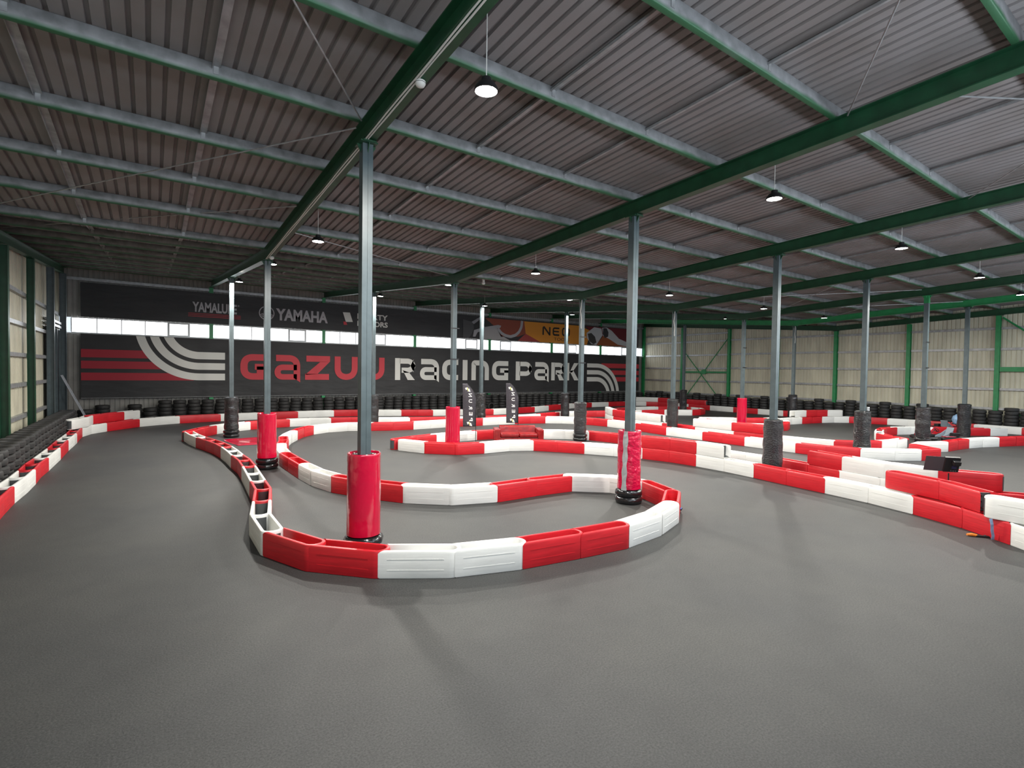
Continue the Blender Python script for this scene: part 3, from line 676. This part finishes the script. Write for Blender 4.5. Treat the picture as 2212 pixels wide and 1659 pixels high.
class Print:
    """flat printed figure in wall coordinates (x, z), a hair thick, y toward the room"""
    def __init__(s, y, th=.002): s.y = y; s.th = th; s.mb = MB()
    def poly(s, pts):
        s.mb.prism(list(pts), lambda p: (p[0], s.y, p[1]), lambda p: (p[0], s.y - s.th, p[1])); return s
    def stroke(s, pts, w):
        L_, R_ = ribbon(fillet(pts), w)
        for i in range(len(L_) - 1): s.mb.prism([R_[i], R_[i + 1], L_[i + 1], L_[i]], lambda p: (p[0], s.y, p[1]), lambda p: (p[0], s.y - s.th, p[1]))
        return s
    def band(s, cx, cz, r0, r1, a0f, a1f, n=28):
        o = [(cx + r1 * math.cos(a0f(r1) + (a1f(r1) - a0f(r1)) * k / n), cz + r1 * math.sin(a0f(r1) + (a1f(r1) - a0f(r1)) * k / n)) for k in range(n + 1)]
        i = [(cx + r0 * math.cos(a0f(r0) + (a1f(r0) - a0f(r0)) * k / n), cz + r0 * math.sin(a0f(r0) + (a1f(r0) - a0f(r0)) * k / n)) for k in range(n + 1)]
        for k in range(n): s.poly([o[k], o[k + 1], i[k + 1], i[k]])
        return s
    def done(s, name, m, parent): return s.mb.build(name, m, parent)
def text_mesh(txt, x0, x1, z0, z1, y, name, m, parent, fat=0.0, mirror=False, rot=None):
    cu = bpy.data.curves.new('lettering', 'FONT'); cu.body = txt; cu.offset = fat; cu.extrude = .0015; cu.resolution_u = 3
    to = bpy.data.objects.new('lettering', cu); COL.objects.link(to)
    bpy.context.view_layer.update()
    me = bpy.data.meshes.new_from_object(to.evaluated_get(bpy.context.evaluated_depsgraph_get()))
    bpy.data.objects.remove(to, do_unlink=True)
    xs = [v.co.x for v in me.vertices]; ys = [v.co.y for v in me.vertices]
    a, b, c, d = min(xs), max(xs), min(ys), max(ys)
    for v in me.vertices:
        u, w = (v.co.x - a) / (b - a), (v.co.y - c) / (d - c)
        v.co = (x0 + (x1 - x0) * u, y - v.co.z, z0 + (z1 - z0) * w)
    me.materials.clear(); me.materials.append(m); me.update()
    return put(name, me, parent)
YB = YW - .165
def banner(name, label, x0, x1, z0, z1f):
    e = tag(empty(name), label, 'banner', None, 'thing')
    mb = MB(); nx, nz = 90, 8
    for j in range(nz + 1):
        for i in range(nx + 1):
            x = x0 + (x1 - x0) * i / nx; z1 = z1f(x); z = z0 + (z1 - z0) * j / nz
            sag = .03 * noise.noise(Vector((x * .7, z * 1.3, 0))) if j == 0 else 0
            mb.v.append((x, YB + .012 * noise.noise(Vector((x * .9, z * 1.7, 3.3))) + .012, z + sag))
    for j in range(nz):
        for i in range(nx): mb.f.append((j * (nx + 1) + i, j * (nx + 1) + i + 1, (j + 1) * (nx + 1) + i + 1, (j + 1) * (nx + 1) + i))
    c = mb.build('cloth', M_BANNER, e, smooth=60)
    return e, c
def fixy(c): return c
e1, c1 = banner('wall_banner', 'long black banner reading GAZUU RACING PARK between red and white stripes', -2.81, 37.35, 1.26, lambda x: 4.43)
MB().tube([(-2.8, YB - .02, 1.27), (37.3, YB - .02, 1.23)], .022, 6).build('hem_pole', M_GIRT, e1)
YP = YB - .012
pr = Print(YP)
for a, b in ((3.28, 3.68), (2.73, 3.11), (2.15, 2.53)):
    ce = lambda z: 2.15 - math.sqrt(max(2.6 ** 2 - (5.0 - z) ** 2, 0))
    pr.poly([(-2.8, a), (ce(a) if a > 2.4 else 1.9, a), (ce(b), b), (-2.8, b)])
pr.done('red_stripes', M_PRINTDR, e1)
pw = Print(YP - .004)
for r0, r1 in ((2.47, 2.84), (1.90, 2.27), (1.31, 1.70)):
    pw.band(2.15, 5.0, r0, r1, lambda r: PI + math.asin((5.0 - 4.42) / r), lambda r: 1.5 * PI)
    pw.poly([(2.15, 5.0 - r1), (3.36, 5.0 - r1), (3.36, 5.0 - r0), (2.15, 5.0 - r0)])
pw.done('white_stripes', M_PRINTW, e1)
pr = Print(YP)
for a, b in ((3.31, 3.71), (2.71, 3.10), (2.11, 2.50)):
    cx = lambda z: 31.9 + math.sqrt(2.6 ** 2 - (z - .85) ** 2)
    pr.poly([(cx(a), a), (37.3, a), (37.3, b), (cx(min(b, 3.4)), b)])
pr.done('red_stripes', M_PRINTR, e1)
pw = Print(YP - .004)
for r0, r1 in ((2.47, 2.82), (1.87, 2.24), (1.26, 1.64)):
    pw.band(31.9, .85, r0, r1, lambda r: math.asin((1.24 - .85) / r), lambda r: PI / 2)
    pw.poly([(30.72, .85 + r0), (31.9, .85 + r0), (31.9, .85 + r1), (30.72, .85 + r1)])
pw.done('white_stripes', M_PRINTW, e1)
ZL, ZH = 2.2, 3.66
def glyph(ch, x0, x1):
    w = .37; t = w / 2; P = Print(YP - .004); a, b = x0 + t, x1 - t; T, B, Mid = ZH - t, ZL + t, 2.93; r = .42
    if ch == 'G': P.stroke([(x1, T), (a, T, r), (a, B, r), (b, B), (b, Mid + .03)], w).poly([(a + .55, Mid - .16), (x1, Mid - .16), (x1, Mid + .18), (a + .55, Mid + .18)])
    elif ch == 'a':
        P.stroke([(x0 + .1, T), (b, T, r), (b, 2.3)], w).stroke([(b, 2.93), (a, 2.93, .27), (a, 2.37, .27), (b, 2.37)], .33)
        P.poly([(b - t, 2.3), (x1, 2.3), (x1, 2.05)])
    elif ch == 'Z': P.poly([(x0 + .07, 3.3), (x0 + .07, ZH), (x1, ZH), (x1, 3.33), (x0 + 1.0, 3.3)]).poly([(x1, 3.33), (x0 + .72, 2.55), (x0, 2.5), (x0 + .9, 3.31)]).poly([(x0, ZL), (x1 - .06, ZL), (x1 - .06, 2.56), (x0, 2.56)])
    elif ch == 'U': P.stroke([(a, ZH), (a, B, .5), (b, B, .5), (b, ZH)], w)
    elif ch == 'R': P.poly([(x0, ZL), (x0 + w, ZL), (x0 + w, ZH), (x0, ZH)]).stroke([(x0 + w - .02, T), (b, T, .4), (b, 2.86, .4), (x0 + w + .1, 2.86)], w - .02).poly([(x0 + .55, 2.86), (x0 + 1.0, 2.72), (x1 - .06, ZL), (x1 - .58, ZL)])
    elif ch == 'c': P.stroke([(x1, T), (a, T, r), (a, B, r), (x1, B)], w)
    elif ch == 'I': P.poly([(x0, ZL), (x1, ZL), (x1, ZH), (x0, ZH)])
    elif ch == 'n': P.stroke([(a, ZL), (a, T, .12), (b, T, r), (b, ZL)], w)
    elif ch == 'P': P.poly([(x0, ZL), (x0 + w + .05, ZL), (x0 + w + .05, ZH), (x0, ZH)]).stroke([(x0 + w, T), (b, T, .42), (b, 2.72, .42), (x0 + w, 2.72)], w - .02)
    elif ch == 'K': P.poly([(x0, ZL), (x0 + w, ZL), (x0 + w, ZH), (x0, ZH)]).poly([(x0 + w, 2.8), (x1 - .5, ZH), (x1, ZH), (x0 + w + .35, 2.88)]).poly([(x0 + w + .05, 3.0), (x0 + w + .45, 3.05), (x1 + .05, ZL), (x1 - .45, ZL)])
    return P
for ch, x0, x1, m in (('G', 4.12, 5.33, 0), ('a', 5.88, 7.32, 0), ('Z', 7.6, 9.07, 0), ('U', 9.35, 10.79, 0), ('U', 11.15, 12.58, 0),
                      ('R', 13.31, 14.80, 1), ('a', 15.1, 16.57, 1), ('c', 16.82, 18.1, 1), ('I', 18.47, 18.87, 1), ('n', 19.21, 20.72, 1), ('G', 21.0, 22.48, 1),
                      ('P', 23.19, 24.77, 1), ('a', 25.0, 26.49, 1), ('R', 26.75, 28.2, 1), ('K', 28.32, 29.72, 1)):
    glyph(ch, x0, x1).done('letter', M_PRINTW if m else M_PRINTR, e1)
e2, c2 = banner('wall_banner', 'black sponsor banner above the windows with an orange tools panel', -2.8, 37.2, 5.26, lambda x: 6.93)
SIL = M_PRINTG
text_mesh('YAMALUBE', 1.82, 3.94, 5.85, 6.39, YP, 'lettering', SIL, e2, .035)
text_mesh('®', 3.98, 4.07, 6.28, 6.38, YP, 'lettering', SIL, e2)
p = Print(YP)
for z in (5.77, 5.69, 5.61): p.poly([(1.63, z - .012), (4.14, z - .012), (4.14, z + .012), (1.63, z + .012)])
p.done('red_lines', M_PRINTR, e2)
p = Print(YP); p.band(5.475, 6.045, .36, .41, lambda r: 0, lambda r: 2 * PI, 40)
for q in range(3):
    t = PI / 2 + q * 2 * PI / 3; d = Vector((math.cos(t), math.sin(t))); nrm = Vector((-d.y, d.x)); c0 = Vector((5.475, 6.045))
    p.stroke([c0, c0 + d * .16], .05)
    for s_ in (-1, 0, 1): p.stroke([c0 + d * .15 + nrm * s_ * .02, c0 + d * .2 + nrm * s_ * .075, c0 + d * .345 + nrm * s_ * .075], .032)
    t2 = t + PI / 3; p.stroke([c0, c0 + Vector((math.cos(t2), math.sin(t2))) * .07], .06)
p.done('fork_emblem', SIL, e2)
text_mesh('YAMAHA', 5.97, 8.92, 5.68, 6.37, YP, 'lettering', SIL, e2, .04)
Print(YP).poly([(9.84, 6.44), (10.28, 6.45), (10.47, 5.87), (10.03, 5.85)]).done('emblem', M_PRINTW, e2)
Print(YP).poly([(9.87, 5.86), (10.04, 5.86), (10.12, 5.67), (9.90, 5.66)]).done('emblem', M_PRINTR, e2)
text_mesh('LIBERTY', 10.76, 12.78, 6.09, 6.44, YP, 'lettering', M_PRINTW, e2, .03)
text_mesh('MOTORS', 10.76, 12.78, 5.64, 5.98, YP, 'lettering', M_PRINTW, e2, .03)
sh = [('orange_print', (.62, .24, .025), [(23.94, 6.82), (29.78, 6.84), (31.06, 6.48), (30.66, 5.27), (25.57, 5.27), (24.1, 5.86)], 0),
      ('maroon_print', (.24, .055, .03), [(20.31, 6.83), (23.94, 6.84), (24.1, 5.86), (23.4, 5.59), (21.76, 5.51), (21.42, 6.1)], 0),
      ('crimson_print', (.33, .05, .045), [(24.1, 5.86), (25.57, 5.27), (23.34, 5.27)], 0),
      ('white_print', (.38, .37, .37), [(20.19, 5.92), (21.42, 6.1), (21.79, 5.62), (22.58, 5.27), (20.2, 5.27)], 0),
      ('dark_red_print', (.13, .008, .015), [(30.45, 6.84), (37.0, 6.9), (37.0, 5.29), (35.55, 5.29), (33.29, 5.77), (30.97, 6.48)], 0),
      ('rust_print', (.30, .08, .025), [(31.78, 5.28), (32.56, 6.12), (35.55, 5.28)], .003),
      ('plier_body_print', (.07, .072, .075), [(18.45, 6.6), (19.31, 6.45), (19.38, 6.03), (19.2, 5.59), (18.96, 5.28), (18.47, 5.28)], 0),
      ('plier_jaw_print', (.36, .36, .38), [(19.38, 5.87), (20.19, 6.13), (21.48, 6.38), (21.78, 6.34), (21.69, 6.17), (21.42, 6.1), (20.32, 5.92), (19.69, 5.73), (19.51, 5.4), (19.3, 5.39)], .006),
      ('plier_arm_print', (.26, .26, .28), [(19.18, 6.46), (19.86, 6.86), (20.12, 6.86), (19.37, 6.3)], .003),
      ('socket_print', (.50, .50, .52), [(30.6, 6.27), (31.48, 6.82), (32.36, 6.75), (32.5, 6.18), (31.78, 5.28), (31.17, 5.35), (30.65, 5.83)], .003),
      ('socket_hole_print', (.05, .045, .045), [(30.72, 6.21), (31.15, 6.3), (31.59, 6.0), (31.78, 5.51), (31.43, 5.34), (30.91, 5.59)], .006),
      ('spanner_print', (.50, .50, .52), [(32.45, 6.82), (32.99, 6.88), (33.63, 6.63), (34.58, 5.96), (35.64, 5.68), (35.65, 5.30), (34.41, 5.43), (33.29, 5.9), (32.56, 6.12)], .006),
      ('spanner_slot_print', (.03, .03, .035), [(32.58, 6.8), (32.99, 6.82), (33.22, 6.47), (33.19, 6.09), (32.78, 5.94), (32.52, 6.31)], .009)]
for nm, c, pts, dy in sh: Print(YP - dy).poly(pts).done(nm, flat(nm, c), e2)
Print(YP - .006).stroke([(21.49, 6.1), (21.79, 5.79, .1), (22.16, 5.62, .1), (22.64, 5.55, .1), (23.12, 5.69, .1), (23.46, 5.96, .1), (23.67, 6.34, .1), (23.73, 6.84)], .22).done('ring_spanner_print', MATS['plier_jaw_print'], e2)
M_NEO = flat('neo_black', (.015, .013, .012))
p = Print(YP - .004)
p.stroke([(25.85, 5.86), (25.85, 6.48, .08), (25.95, 6.48), (26.5, 5.92), (26.53, 5.92), (26.53, 6.53)], .15)
p.stroke([(27.54, 6.47), (26.9, 6.47, .15), (26.9, 5.92, .15), (27.54, 5.92)], .14).stroke([(26.9, 6.2), (27.5, 6.2)], .12)
p.stroke([(28.25, 6.5), (27.9, 6.5, .15), (27.9, 5.94, .15), (28.62, 5.94, .15), (28.62, 6.5, .15), (28.25, 6.5)], .14)
p.done('lettering', M_NEO, e2)
text_mesh('TOOLS', 26.97, 28.64, 5.45, 5.70, YP - .004, 'lettering', M_NEO, e2)
# ---------------------------------------------------------------- lamps, detectors
HOUSE = MB().lathe([(.03, .16), (.055, .15), (.06, .09), (.10, .085), (.135, .03), (.14, .0), (.128, -.004), (.125, .006)], 24).mesh('housing', M_BLACKM, 40)
DISC = MB().lathe([(.001, 0), (.124, 0)], 24, cap=False).mesh('lens', M_LAMP)
LR = ['front lamp row', 'second lamp row', 'third lamp row', 'banner lamp row']
cnt = {}
for i, (x, y, z) in enumerate(LAMPS):
    r_ = 0 if y < 8 else 1 if y < 15 else 2 if y < 20 else 3; cnt[r_] = cnt.get(r_, 0) + 1
    e = tag(empty('ceiling_lamp', (x, y, z)), 'round glowing high bay lamp, %s from the ladder wall in the %s' % (nth(cnt[r_]), LR[r_]), 'lamp', 'high bay lamps under the roof', 'thing')
    put('housing', HOUSE, e); put('lens', DISC, e, (0, 0, .001))
    top = zdeck(y) - z
    MB().tube([(0, 0, .15), (0, 0, top)], .006, 5).build('hanger', M_CABLE, e)
    ld = bpy.data.lights.new('lamp_light', 'AREA'); ld.shape = 'DISK'; ld.size = .24; ld.energy = LAMP_W; ld.color = (1.0, .965, .89)
    lo = bpy.data.objects.new('lamp_light', ld); lo.location = (0, 0, -.012); link(lo, e)
for x, y, z, lb in ((XC[0] + .01, 5.92, zr(5.92), 'white smoke detector under the first rafter before the front row'), (XC[0] + .03, 15.55, zr(15.55), 'white smoke detector under the first rafter by the middle row'), (10.2, 16.5, 6.2, 'white smoke detector hanging below the valley purlin')):
    e = tag(empty('smoke_detector', (x, y, z)), lb, 'smoke detector', 'smoke detectors under the roof', 'thing')
    MB().lathe([(.05, 0), (.065, -.012), (.066, -.04), (.05, -.07), (.02, -.085)], 18).build('housing', M_CABLE, e, smooth=40)
    MB().lathe([(.0675, -.03), (.0675, -.036)], 18, cap=False).build('sensor_slot', M_BLACK, e)
    MB().lathe([(.045, .0), (.045, .012 if z < 6.2 or y < 16 else .25)], 12).build('base', M_CABLE, e)
# ---------------------------------------------------------------- feather flags
def flag(x, y, label, hang=1.0, yaw=-.62):
    e = tag(empty('feather_flag', (x, y, 0), yaw), label, 'feather flag', 'black feather flags', 'thing')
    H0, H1 = .70, 2.38; wd = .50
    n = 26; mb = MB(); top = []
    for k in range(n + 1):
        t = k / n; z = H0 + (H1 - H0) * t
        xr = 0 if t < .55 else -.34 * ((t - .55) / .45) ** 2.4          # the pole bends over to the left at the top
        xl = -wd * (1 - .0 * t) + .02 * t - (.05 * t)
        if t > .97: xl = min(xl, xr - .03)
        for s_ in (0, .5, 1):
            mb.v.append((xl + (xr - xl) * s_, .012 * math.sin(5 * z + 3 * s_), z + (.0 if s_ else 0)))
        top.append((xr, 0, z))
    for k in range(n):
        for s_ in (0, 1): mb.f.append((3 * k + s_, 3 * k + s_ + 1, 3 * k + s_ + 4, 3 * k + s_ + 3))
    o = mb.build('cloth', M_FLAG, e, smooth=60)
    sd = o.modifiers.new('thickness', 'SOLIDIFY'); sd.thickness = .004; sd.offset = 0
    MB().tube([(0, 0, .02), (0, 0, .6)] + top, [.012] * 2 + [.012 - .006 * k / n for k in range(n + 1)], 6).build('pole', M_BLACKM, e)
    b = MB()
    for t in (0, PI / 2): b.tube([(-.3 * math.cos(t), -.3 * math.sin(t), .014), (.3 * math.cos(t), .3 * math.sin(t), .014)], .012, 6)
    b.tube([(0, 0, .014), (0, 0, .12)], .017, 8).build('base', M_BLACKM, e)
    # the word seen from behind, one mirrored letter below the other
    for ch, zc in zip('PERUN', (.98, 1.20, 1.44, 1.70, 1.93)):
        cu = bpy.data.curves.new('lettering', 'FONT'); cu.body = ch; cu.extrude = .001; cu.offset = .012; cu.resolution_u = 2
        to = bpy.data.objects.new('lettering', cu); COL.objects.link(to); bpy.context.view_layer.update()
        me = bpy.data.meshes.new_from_object(to.evaluated_get(bpy.context.evaluated_depsgraph_get())); bpy.data.objects.remove(to, do_unlink=True)
        xs = [v.co.x for v in me.vertices]; ys = [v.co.y for v in me.vertices]; a, bb, c, d = min(xs), max(xs), min(ys), max(ys)
        cx = -.19 - .04 * (zc - .98)
        for v in me.vertices:
            u, w = (v.co.x - a) / (bb - a), (v.co.y - c) / (d - c)
            # text runs up the flag and is seen reversed: letter height across, letter width along z
            px = cx + .135 * (w - .5); pz = zc + .13 * (u - .5)
            v.co = (px, .012 * math.sin(5 * pz + 3 * (1 + px / wd)) - .007 - v.co.z, pz)
        me.materials.clear(); me.materials.append(M_FWHITE); put('lettering', me, e)
    for zc in (.80, 2.14):
        p = MB(); q = MB()
        cx = -.25 - .06 * (zc - .8)
        def P3(u, w): return (cx + u, .012 * math.sin(5 * (zc + w) + 3 * (1 + (cx + u) / wd)) - .008, zc + w)
        for pts in ([(-.10, .07), (.0, .09), (-.01, .02), (-.05, .0), (-.06, -.03)], [(.02, .03), (.06, .05), (.11, -.08), (.0, -.06), (.02, -.01)]):
            p.add([P3(*t) for t in pts], [tuple(range(len(pts)))])
        q.add([P3(*t) for t in [(-.04, .075), (.0, .085), (.05, -.055), (.01, -.05)]], [(0, 1, 2, 3)])
        p.build('emblem', M_FWHITE, e); q.build('emblem', M_FYEL, e, loc=(0, -.002, 0))
    return e
flag(10.40, 17.26, 'black feather flag beside the second middle-row pad, its thin pole fully visible')
flag(12.72, 18.0 - .35, 'black feather flag rising behind the red leather sofa')
# ---------------------------------------------------------------- sofa
sf = tag(empty('sofa', (12.06, 16.72, 0), -.50), 'shiny red leather two-seat sofa standing inside the barrier loop', 'sofa', None, 'thing')
w2 = .98
bevel(MB().box(-w2 + .2, w2 - .2, -.38, .38, .08, .28).build('base', M_SOFA, sf), .03)
for s_ in (-1, 1):
    a, b = sorted((s_ * w2, s_ * (w2 - .24))); bevel(MB().box(a, b, -.42, .42, .06, .60).build('arm', M_SOFA, sf), .035, 3)
    a, b = sorted((s_ * .005, s_ * (w2 - .245))); bevel(MB().box(a, b, -.43, .20, .285, .44).build('seat_cushion', M_SOFA, sf), .05, 3)
def backm():
    mb = MB(); prof = [(.20, .30), (.24, .64), (.30, .69), (.38, .69), (.42, .62), (.42, .1), (.385, .1), (.385, .3)]
    return mb.prism(prof, lambda p: (-w2 + .245, p[0], p[1]), lambda p: (w2 - .245, p[0], p[1]))
bevel(backm().build('backrest', M_SOFA, sf), .03, 3)
for sx in (-1, 1):
    for sy in (-1, 1): MB().lathe([(.03, 0), (.035, .065)], 12, (sx * .85, sy * .33, 0)).build('foot', M_BLACK, sf)
# ---------------------------------------------------------------- karts
def kart(loc, yaw, label):
    e = tag(empty('go_kart', loc, yaw), label, 'go-kart', 'go-karts', 'thing')
    for sx, r, w in ((-.56, .14, .21), (.56, .13, .13)):
        for sy in (-1, 1):
            wq = MB().lathe([(.06, -w / 2), (r - .02, -w / 2), (r, -w / 2 + .025), (r, w / 2 - .025), (r - .02, w / 2), (.06, w / 2)], 20)
            wq.build('wheel', M_TYRE, e, smooth=40, loc=(sx, sy * .56, r), rot=(PI / 2, 0, 0))
    bevel(MB().box(-.62, .72, -.32, .32, .05, .075).build('floor_tray', M_BLACKM, e), .006)
    MB().tube([(-.75, -.5, .2), (-.9, -.42, .2), (-.9, .42, .2), (-.75, .5, .2)], .05, 8).build('rear_bumper', M_BLACK, e, smooth=60)
    MB().tube([(.62, -.58, .15), (.86, -.5, .15), (.99, -.2, .15), (.99, .2, .15), (.86, .5, .15), (.62, .58, .15)], .085, 8).build('front_bumper', M_BLACK, e, smooth=60)
    for sy in (-1, 1):
        a, b = sorted((sy * .42, sy * .68)); bevel(MB().box(-.36, .40, a, b, .06, .24).build('side_pod', M_BLACK, e), .05, 3)
        a, b = sorted((sy * .45, sy * .685)); bevel(MB().box(-.18, .30, a, b, .242, .27).build('pod_panel', M_KRED, e), .01)
    no = [(.98, .30), (.80, .34), (.55, .48), (.42, .62), (.40, .60), (.52, .44), (.76, .29), (.95, .22)]
    MB().prism(no, lambda p: (p[0], -.17, p[1]), lambda p: (p[0], .17, p[1])).build('nose_panel', M_KWHITE, e)
    MB().prism([(q[0] + .004, q[1] + .004) for q in no], lambda p: (p[0], .171, p[1]), lambda p: (p[0], .23, p[1])).build('nose_stripe', M_KRED, e)
    MB().prism([(q[0] + .004, q[1] + .004) for q in no], lambda p: (p[0], -.23, p[1]), lambda p: (p[0], -.171, p[1])).build('nose_stripe', M_KRED, e)
    st = MB(); prof = [(.05, .10), (.02, .16), (-.22, .12), (-.40, .30), (-.52, .62), (-.56, .61), (-.46, .26), (-.26, .07)]
    st.prism(prof, lambda p: (p[0], -.17, p[1]), lambda p: (p[0], .17, p[1]))
    for sy in (-1, 1):
        a, b = sorted((sy * .171, sy * .20)); st.prism([(.02, .12), (.02, .22), (-.25, .34), (-.48, .5), (-.48, .3), (-.3, .1)], lambda p: (p[0], a, p[1]), lambda p: (p[0], b, p[1]))
    bevel(st.build('seat', M_KGREY, e), .012)
    ring = [(.15 * math.cos(t), .15 * math.sin(t), 0) for t in [2 * PI * k / 24 for k in range(25)]]
    sw = MB().tube(ring, .014, 8, cap=False); sw.box(-.14, .14, -.018, .018, -.01, .01)
    sw.build('steering_wheel', M_BLACK, e, loc=(.18, 0, .52), rot=(0, -.75, 0))
    MB().tube([(.19, 0, .51), (.52, 0, .16)], .012, 6).build('steering_column', M_BLACKM, e)
    bevel(MB().box(-.62, -.28, .24, .44, .10, .40).build('engine', M_BLACKM, e), .015)
    return e
kart((29.35, 7.95, 0), math.radians(180 - 33), 'red and black go-kart parked between the fifth and sixth front-row pads')
kart((34.9, 8.95, 0), math.radians(-20), 'white nosed go-kart half hidden behind the sixth front-row pad')
def lump():
    mb = MB(); n, m = 16, 12
    for i in range(m + 1):
        t = PI * i / m
        for k in range(n):
            a = 2 * PI * k / n; d = Vector((math.sin(t) * math.cos(a), math.sin(t) * math.sin(a), math.cos(t)))
            r = 1 + .28 * noise.noise(d * 2.4 + Vector((4, 1, 2)))
            mb.v.append((d.x * .17 * r, d.y * .17 * r, .26 + d.z * .26 * r))
    for i in range(m):
        for k in range(n): mb.f.append((i * n + k, (i + 1) * n + k, (i + 1) * n + (k + 1) % n, i * n + (k + 1) % n))
    return mb
tag(lump().build('plastic_bag', M_LBLUE, smooth=80, loc=(34.75, 8.72, .40)), 'crumpled light blue bag on the kart beside the sixth front-row pad', 'bag')
# ---------------------------------------------------------------- light stand
ls = tag(empty('light_stand', (14.05, 3.62, 0), -.75), 'black LED panel light on a stand between the double-height barriers', 'light stand', None, 'thing')
for k in range(3):
    t = 2 * PI * k / 3 + .3; MB().tube([(0, 0, .42), (.24 * math.cos(t), .24 * math.sin(t), .012)], .011, 6).build('leg', M_BLACKM, ls)
MB().tube([(0, 0, .1), (0, 0, .82)], .013, 8).build('pole', M_BLACKM, ls)
MB().lathe([(.024, .55), (.024, .60), (.018, .61)], 10).build('collar', M_BLACKM, ls)
hd = empty('panel_head', (0, 0, .86)); hd.parent = ls; hd.rotation_euler = (.32, 0, -.12)
bevel(MB().box(-.12, .16, -.03, .04, .0, .34).build('panel', M_BLACK, hd), .008)
bevel(MB().box(.0, .13, -.13, -.03, .20, .29).build('battery', M_BLACK, hd), .008)
MB().box(.02, .11, -.034, -.029, .08, .15).build('display', mat('lcd_dark', (.03, .03, .09), .2), hd)
for q in (.02, .06, .10): MB().tube([(q, -.03, .03), (q, -.05, .03)], .012, 8).build('dial', M_DGREY, hd)
MB().add([(-.12, .0, .0), (-.42, .10, -.04), (-.42, .10, .30), (-.12, .0, .34)], [(0, 1, 2, 3)]).build('barn_door', mat('barn_door_grey', (.05, .053, .06), .5), hd).modifiers.new('t', 'SOLIDIFY').thickness = .004
MB().add([(-.12, .04, .0), (.16, .04, .0), (.2, .2, -.09), (-.18, .2, -.09)], [(0, 1, 2, 3)]).build('barn_door', MATS['barn_door_grey'], hd).modifiers.new('t', 'SOLIDIFY').thickness = .004
# ---------------------------------------------------------------- small things
lv = tag(empty('clamp_lever', (12.24, 2.72, 0), -.9), 'black clamp lever with an orange grip on the floor under the red barrier', 'clamp lever', None, 'thing')
bevel(MB().box(-.02, .40, -.025, .025, .0, .035).build('bar', M_BLACK, lv), .008); MB().tube([(-.15, 0, .03), (-.08, .01, .034), (.0, 0, .025)], [.018, .03, .024], 8).build('grip', M_ORANGE, lv, smooth=60)
for q in (.12, .22, .3): MB().tube([(q, 0, .03), (q, 0, .045)], .018, 8).build('knob', M_DGREY, lv)
def strap(pts, w, name, label):
    mb = MB()
    for i, p_ in enumerate(pts):
        for s_ in (-1, 1): mb.v.append((p_[0] + s_ * w * .55, p_[1] + s_ * w * .8 * -.4, p_[2]))
    for i in range(len(pts) - 1): mb.f.append((2 * i, 2 * i + 1, 2 * i + 3, 2 * i + 2))
    o = mb.build(name, M_LBLUE); o.modifiers.new('t', 'SOLIDIFY').thickness = .004
    return tag(o, label, 'strap', None, 'thing')
strap([(12.13, 2.52, .40), (12.13, 2.50, .30), (12.15, 2.50, .18), (12.18, 2.49, .09), (12.2, 2.5, .02)], .045, 'lashing_strap', 'light blue lashing strap hanging down the red barrier side')
for k_, (px, py, a, wh) in enumerate(((1.50, 9.0, 1.6, 'white hairpin pocket nearest the bend'), (1.55, 10.0, 1.7, 'white pocket next up the hairpin straight'), (1.80, 11.1, 1.8, 'red pocket beside the hairpin straight'), (8.95, 6.62, .5, 'red pocket on the far side of the hairpin'))):
    e = tag(empty('strap_buckle', (px, py, .075), a), 'small blue strap buckle lying in the %s' % wh, 'strap buckle', 'strap buckles in the barrier pockets', 'thing')
    bevel(MB().box(-.07, .07, -.022, .022, 0, .03).build('buckle', M_BLACKM, e), .006); MB().box(-.12, .02, -.016, .016, .031, .04).build('webbing', M_BLUE, e)
def sheet():
    mb = MB(); q = [(2.3, 23.0), (3.62, 23.2), (3.4, 21.2), (2.6, 21.2)]; n = 14
    for j in range(n + 1):
        for i in range(n + 1):
            u, v = i / n, j / n
            a = Vector(q[0]).lerp(Vector(q[1]), u); b = Vector(q[3]).lerp(Vector(q[2]), u); c = a.lerp(b, v)
            ed = min(u, 1 - u, v, 1 - v); z = .012 + max(0, noise.noise(Vector((c.x * 2.2, c.y * 2.2, 0)))) * .03 + (.03 if ed < .03 and v < .1 else 0)
            mb.v.append((c.x, c.y, z))
    for j in range(n):
        for i in range(n): mb.f.append((j * (n + 1) + i, (j + 1) * (n + 1) + i, (j + 1) * (n + 1) + i + 1, j * (n + 1) + i + 1))
    return mb
o = sheet().build('vinyl_sheet', M_REDV, smooth=80); o.modifiers.new('t', 'SOLIDIFY').thickness = .004
tag(o, 'shiny red vinyl sheet lying flat on the floor between two padded columns', 'sheet')
ld_ = tag(empty('ladder', (-2.75, 31.25, 0)), 'aluminium ladder leaning in the dark corner behind the tyres', 'ladder', None, 'thing')
def lad():
    a, b = Vector((.42, 0, .0)), Vector((-.62, 0, 2.42)); out = []
    for sy in (-.2, .2): out.append(('rail', MB().tube([a + Vector((0, sy, 0)), b + Vector((0, sy, 0))], .032, 4)))
    for k in range(8): out.append(('rung', MB().tube([a.lerp(b, (k + .7) / 8.4) + Vector((0, -.2, 0)), a.lerp(b, (k + .7) / 8.4) + Vector((0, .2, 0))], .018, 6)))
    return out
for nm, mb in lad(): mb.build(nm, M_ALU, ld_)
jb = tag(empty('junction_box', (XC[3] + .12, YR[0] - .12, 1.66)), 'small white box resting on the pad of the fourth front-row column', 'box', None, 'thing')
bevel(MB().box(-.05, .05, -.03, .03, .0, .13).build('case', M_FRAME, jb), .008); MB().box(-.02, .02, -.034, -.03, .04, .09).build('lens', M_BLACK, jb)
